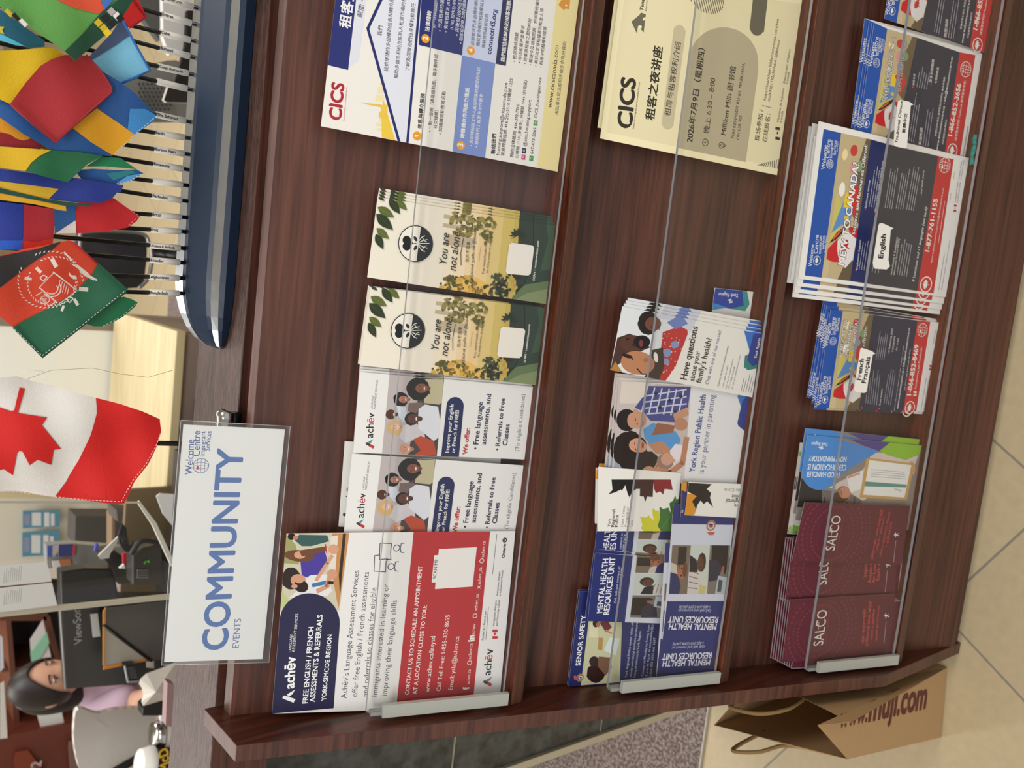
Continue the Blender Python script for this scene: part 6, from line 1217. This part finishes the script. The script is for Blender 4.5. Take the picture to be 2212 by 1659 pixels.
# ------------------------------------------------------------------ seated person
YP=2.72
SK=mat((206,158,132),.55); HR=mat((34,26,24),.45,0,None,.5,.4,300); LI=mat((196,170,188),.8,0,None,.3,.2,200); VE=mat((48,36,42),.85)
hc=onY(cS(470,815),YP)
pr=empty('person',Vector((hc.x,YP,0)),'person with dark hair, lilac top and dark vest, seated behind the monitor','person')
k=.076
fwd=Vector((.80,-.58,-.16)).normalized(); rgt=Vector((fwd.y,-fwd.x,0)).normalized(); up=rgt.cross(fwd).normalized() if rgt.cross(fwd).z>0 else fwd.cross(rgt).normalized()
def H(f,r,u): return hc+(fwd*f+rgt*r+up*u)*k
def skin(name,pts,edges,rad,m,par,root=0,sub=2):
    me=bpy.data.meshes.new(name); o0=Vector(par.location); me.from_pydata([tuple(Vector(p)-o0) for p in pts],edges,[]); ob=put(name,me,par)
    md=ob.modifiers.new('skin','SKIN'); md.use_smooth_shade=True; sk=me.skin_vertices[0].data if me.skin_vertices else None
    if sk is None:
        bm=bmesh.new(); bm.from_mesh(me); bm.verts.layers.skin.verify(); bm.to_mesh(me); bm.free(); sk=me.skin_vertices[0].data
    for i,r_ in enumerate(rad): sk[i].radius=(r_,r_) if not isinstance(r_,tuple) else r_; sk[i].use_root=(i==root)
    ss=ob.modifiers.new('sub','SUBSURF'); ss.levels=sub; ss.render_levels=sub
    me.materials.append(m); return ob
def headmesh(name,par):
    """one closed surface: skull, brow, cheeks, nose, jaw and chin"""
    vs=[];fs=[];n,kk=32,24
    for i in range(kk+1):
        th=math.pi*i/kk; u=math.cos(th)*1.28
        for j in range(n):
            ph=2*math.pi*j/n; f=math.cos(ph); r=math.sin(ph); w=math.sin(th)
            wf=1.02; wr=.80
            if u<0: wr*=1-.30*min(1,(-u/1.28))**1.3; wf*=1-.10*min(1,-u/1.28)
            F=f*w*wf+(.06 if u<0 and f>0 else 0)*w; Rr=r*w*wr
            if f>0:
                a=abs(ph if ph<math.pi else ph-2*math.pi)
                nose=math.exp(-(a/.17)**2)*math.exp(-((u+.22)/.22)**2)*.22; bridge=math.exp(-(a/.14)**2)*math.exp(-((u-.05)/.25)**2)*.07
                eye=-math.exp(-((a-.42)/.2)**2)*math.exp(-((u-.06)/.12)**2)*.07; brow=math.exp(-((a-.35)/.4)**2)*math.exp(-((u-.24)/.09)**2)*.03
                lip=math.exp(-(a/.28)**2)*math.exp(-((u+.58)/.07)**2)*.05; chin=math.exp(-(a/.35)**2)*math.exp(-((u+.98)/.18)**2)*.09
                F+=nose+bridge+eye+brow+lip+chin
            vs.append(H(F,Rr,u))
    for i in range(kk): fs+=[(i*n+j,i*n+(j+1)%n,(i+1)*n+(j+1)%n,(i+1)*n+j) for j in range(n)]
    return vs,fs
sh=onY(cS(960,1060),YP+.03); sr=sh+Vector((.30,.12,.01)); chest=(sh+sr)/2+Vector((0,.01,-.04)); nk=chest+Vector((.0,.0,.07))
neckt=H(-.15,0,-.9); pel=chest+Vector((-.03,.04,-.40)); el=onY(cS(1440,1000),YP-.10); wr=onY(cS(1560,860),YP-.24); hnd=wr+Vector((.03,-.06,.0))
er=sr+Vector((.06,-.06,-.26)); wr2=er+Vector((.02,-.22,.06)); kl=pel+Vector((.30,-.30,-.0)); kr=pel+Vector((.42,-.12,0)); fl=Vector((kl.x,kl.y,.06)); frr=Vector((kr.x,kr.y,.06))
body=skin('body',[pel,chest,nk,neckt,sh,el,wr,hnd,sr,er,wr2,kl,fl,fl+Vector((.08,-.10,-.02)),kr,frr,frr+Vector((.08,-.10,-.02))],
 [(0,1),(1,2),(2,3),(1,4),(4,5),(5,6),(6,7),(1,8),(8,9),(9,10),(0,11),(11,12),(12,13),(0,14),(14,15),(15,16)],
 [.13,.12,.055,.045,.055,.038,.026,.03,.055,.038,.026,.075,.045,.03,.075,.045,.03],SK,pr)
g=MB(); vs,fs=headmesh('head',pr); g.add(vs,fs,SK,True); g.build('head',pr)
b=MB(); 
for r_ in (-.82,.82):
    b=MB(); b.ball(H(-.08,r_,-.02),k*.2,SK,12,10,(.9,.45,1.3)); b.build('ear',pr)
b=MB(); b.ball(H(-.02,-.86,-.26),k*.055,mat((200,160,70),.3,.8),8,6); b.build('earring',pr)
for r_ in (-.36,.36):
    b=MB(); b.ball(H(.86,r_,.05),k*.095,mat((228,220,214),.3),12,8); b.ball(H(.935,r_*1.0,.04),k*.048,mat((34,22,20),.2),10,8); b.build('eye',pr)
    b=MB(); b.tube(smooth([H(.93,r_-.17,.09),H(.985,r_,.135),H(.90,r_+.17,.08)]),k*.022,mat((40,26,24),.6),6); b.build('eyelid',pr)
    b=MB(); b.tube(smooth([H(.93,r_-.2,.27),H(1.0,r_,.33),H(.9,r_+.2,.27)]),k*.03,mat((52,38,34),.7),6); b.build('eyebrow',pr)
b=MB(); b.tube(smooth([H(.93,-.24,-.60),H(1.05,0,-.56),H(.93,.24,-.60)]),[k*.02]*6+[k*.05]+[k*.02]*6,mat((168,84,84),.5),8); b.build('mouth',pr)
# hair: cap over skull plus tied back length
vs=[];fs=[];n,kk=32,20
for i in range(kk+1):
    th=math.pi*.70*i/kk
    for j in range(n):
        ph=2*math.pi*j/n; f=math.cos(ph); a=abs(ph if ph<math.pi else ph-2*math.pi)
        lim=1.0 if a>1.25 else .37+.63*(a/1.25)**2.2; t=th*lim*(1.0 if a>1.25 else 1)
        u=math.cos(t)*1.38+.02; w=math.sin(t); vs.append(H(f*w*1.12-.05*(a>1),math.sin(ph)*w*.92*(1-.1*max(0,-u)),u))
for i in range(kk): fs+=[(i*n+j,i*n+(j+1)%n,(i+1)*n+(j+1)%n,(i+1)*n+j) for j in range(n)]
b=MB(); b.add(vs,fs,HR,True); 
hr=b.build('hair',pr); sm=hr.modifiers.new('s','SOLIDIFY'); sm.thickness=.006
b=MB(); b.tube(smooth([H(-.75,-.1,.5),H(-1.1,-.1,-.1),H(-1.05,-.05,-.9),H(-.8,0,-1.7),H(-.7,0,-2.2)]),[.05]*7+[.055]*6+[.05]*6+[.035]*6,HR,14) if False else b.tube(smooth([H(-.75,-.1,.5),H(-1.05,-.1,-.1),H(-1.0,-.05,-.9),H(-.8,0,-1.6)]),[.045+.012*math.sin(i/18*3.1) for i in range(19)],HR,14); b.build('tied_back_hair',pr)
blo=skin('blouse',[pel+Vector((0,0,-.02)),chest,nk+Vector((0,0,-.02)),sh,sh+(el-sh)*.5,sh+(el-sh)*.93,sr,sr+(er-sr)*.5,sr+(er-sr)*.9],[(0,1),(1,2),(1,3),(3,4),(4,5),(1,6),(6,7),(7,8)],[.145,.138,.06,.075,.066,.055,.075,.066,.055],LI,pr)
ve=skin('vest',[pel,chest+Vector((.01,0,-.01)),chest+Vector((.02,-.01,.055))],[(0,1),(1,2)],[.152,.15,.085],VE,pr)
def fingers(w,d):
    b=MB(); d=d.normalized(); sd=d.cross(Vector((0,0,1))).normalized()
    for i in range(4):
        q=w+d*.045+sd*(-.024+.016*i); L=(.055,.064,.06,.048)[i]; b.tube([q,q+d*L*.5+Vector((0,0,-.006)),q+d*L+Vector((0,0,-.03))],[.009,.008,.0065],SK,8)
    q=w+d*.01-sd*.03; b.tube([q,q+d*.03-sd*.016,q+d*.055-sd*.012+Vector((0,0,-.01))],[.011,.009,.007],SK,8); b.ball(w+d*.025,.03,SK,12,8,(1,1,.5)); b.build('hand',pr)
fingers(wr,hnd-wr); fingers(wr2,Vector((.1,-1,0)))
trs=skin('trousers',[pel,kl,fl+Vector((0,0,.03)),kr,frr+Vector((0,0,.03))],[(0,1),(1,2),(0,3),(3,4)],[.14,.085,.06,.085,.06],VE,pr)
bpy.data.objects.remove(_to); bpy.data.curves.remove(_tc)
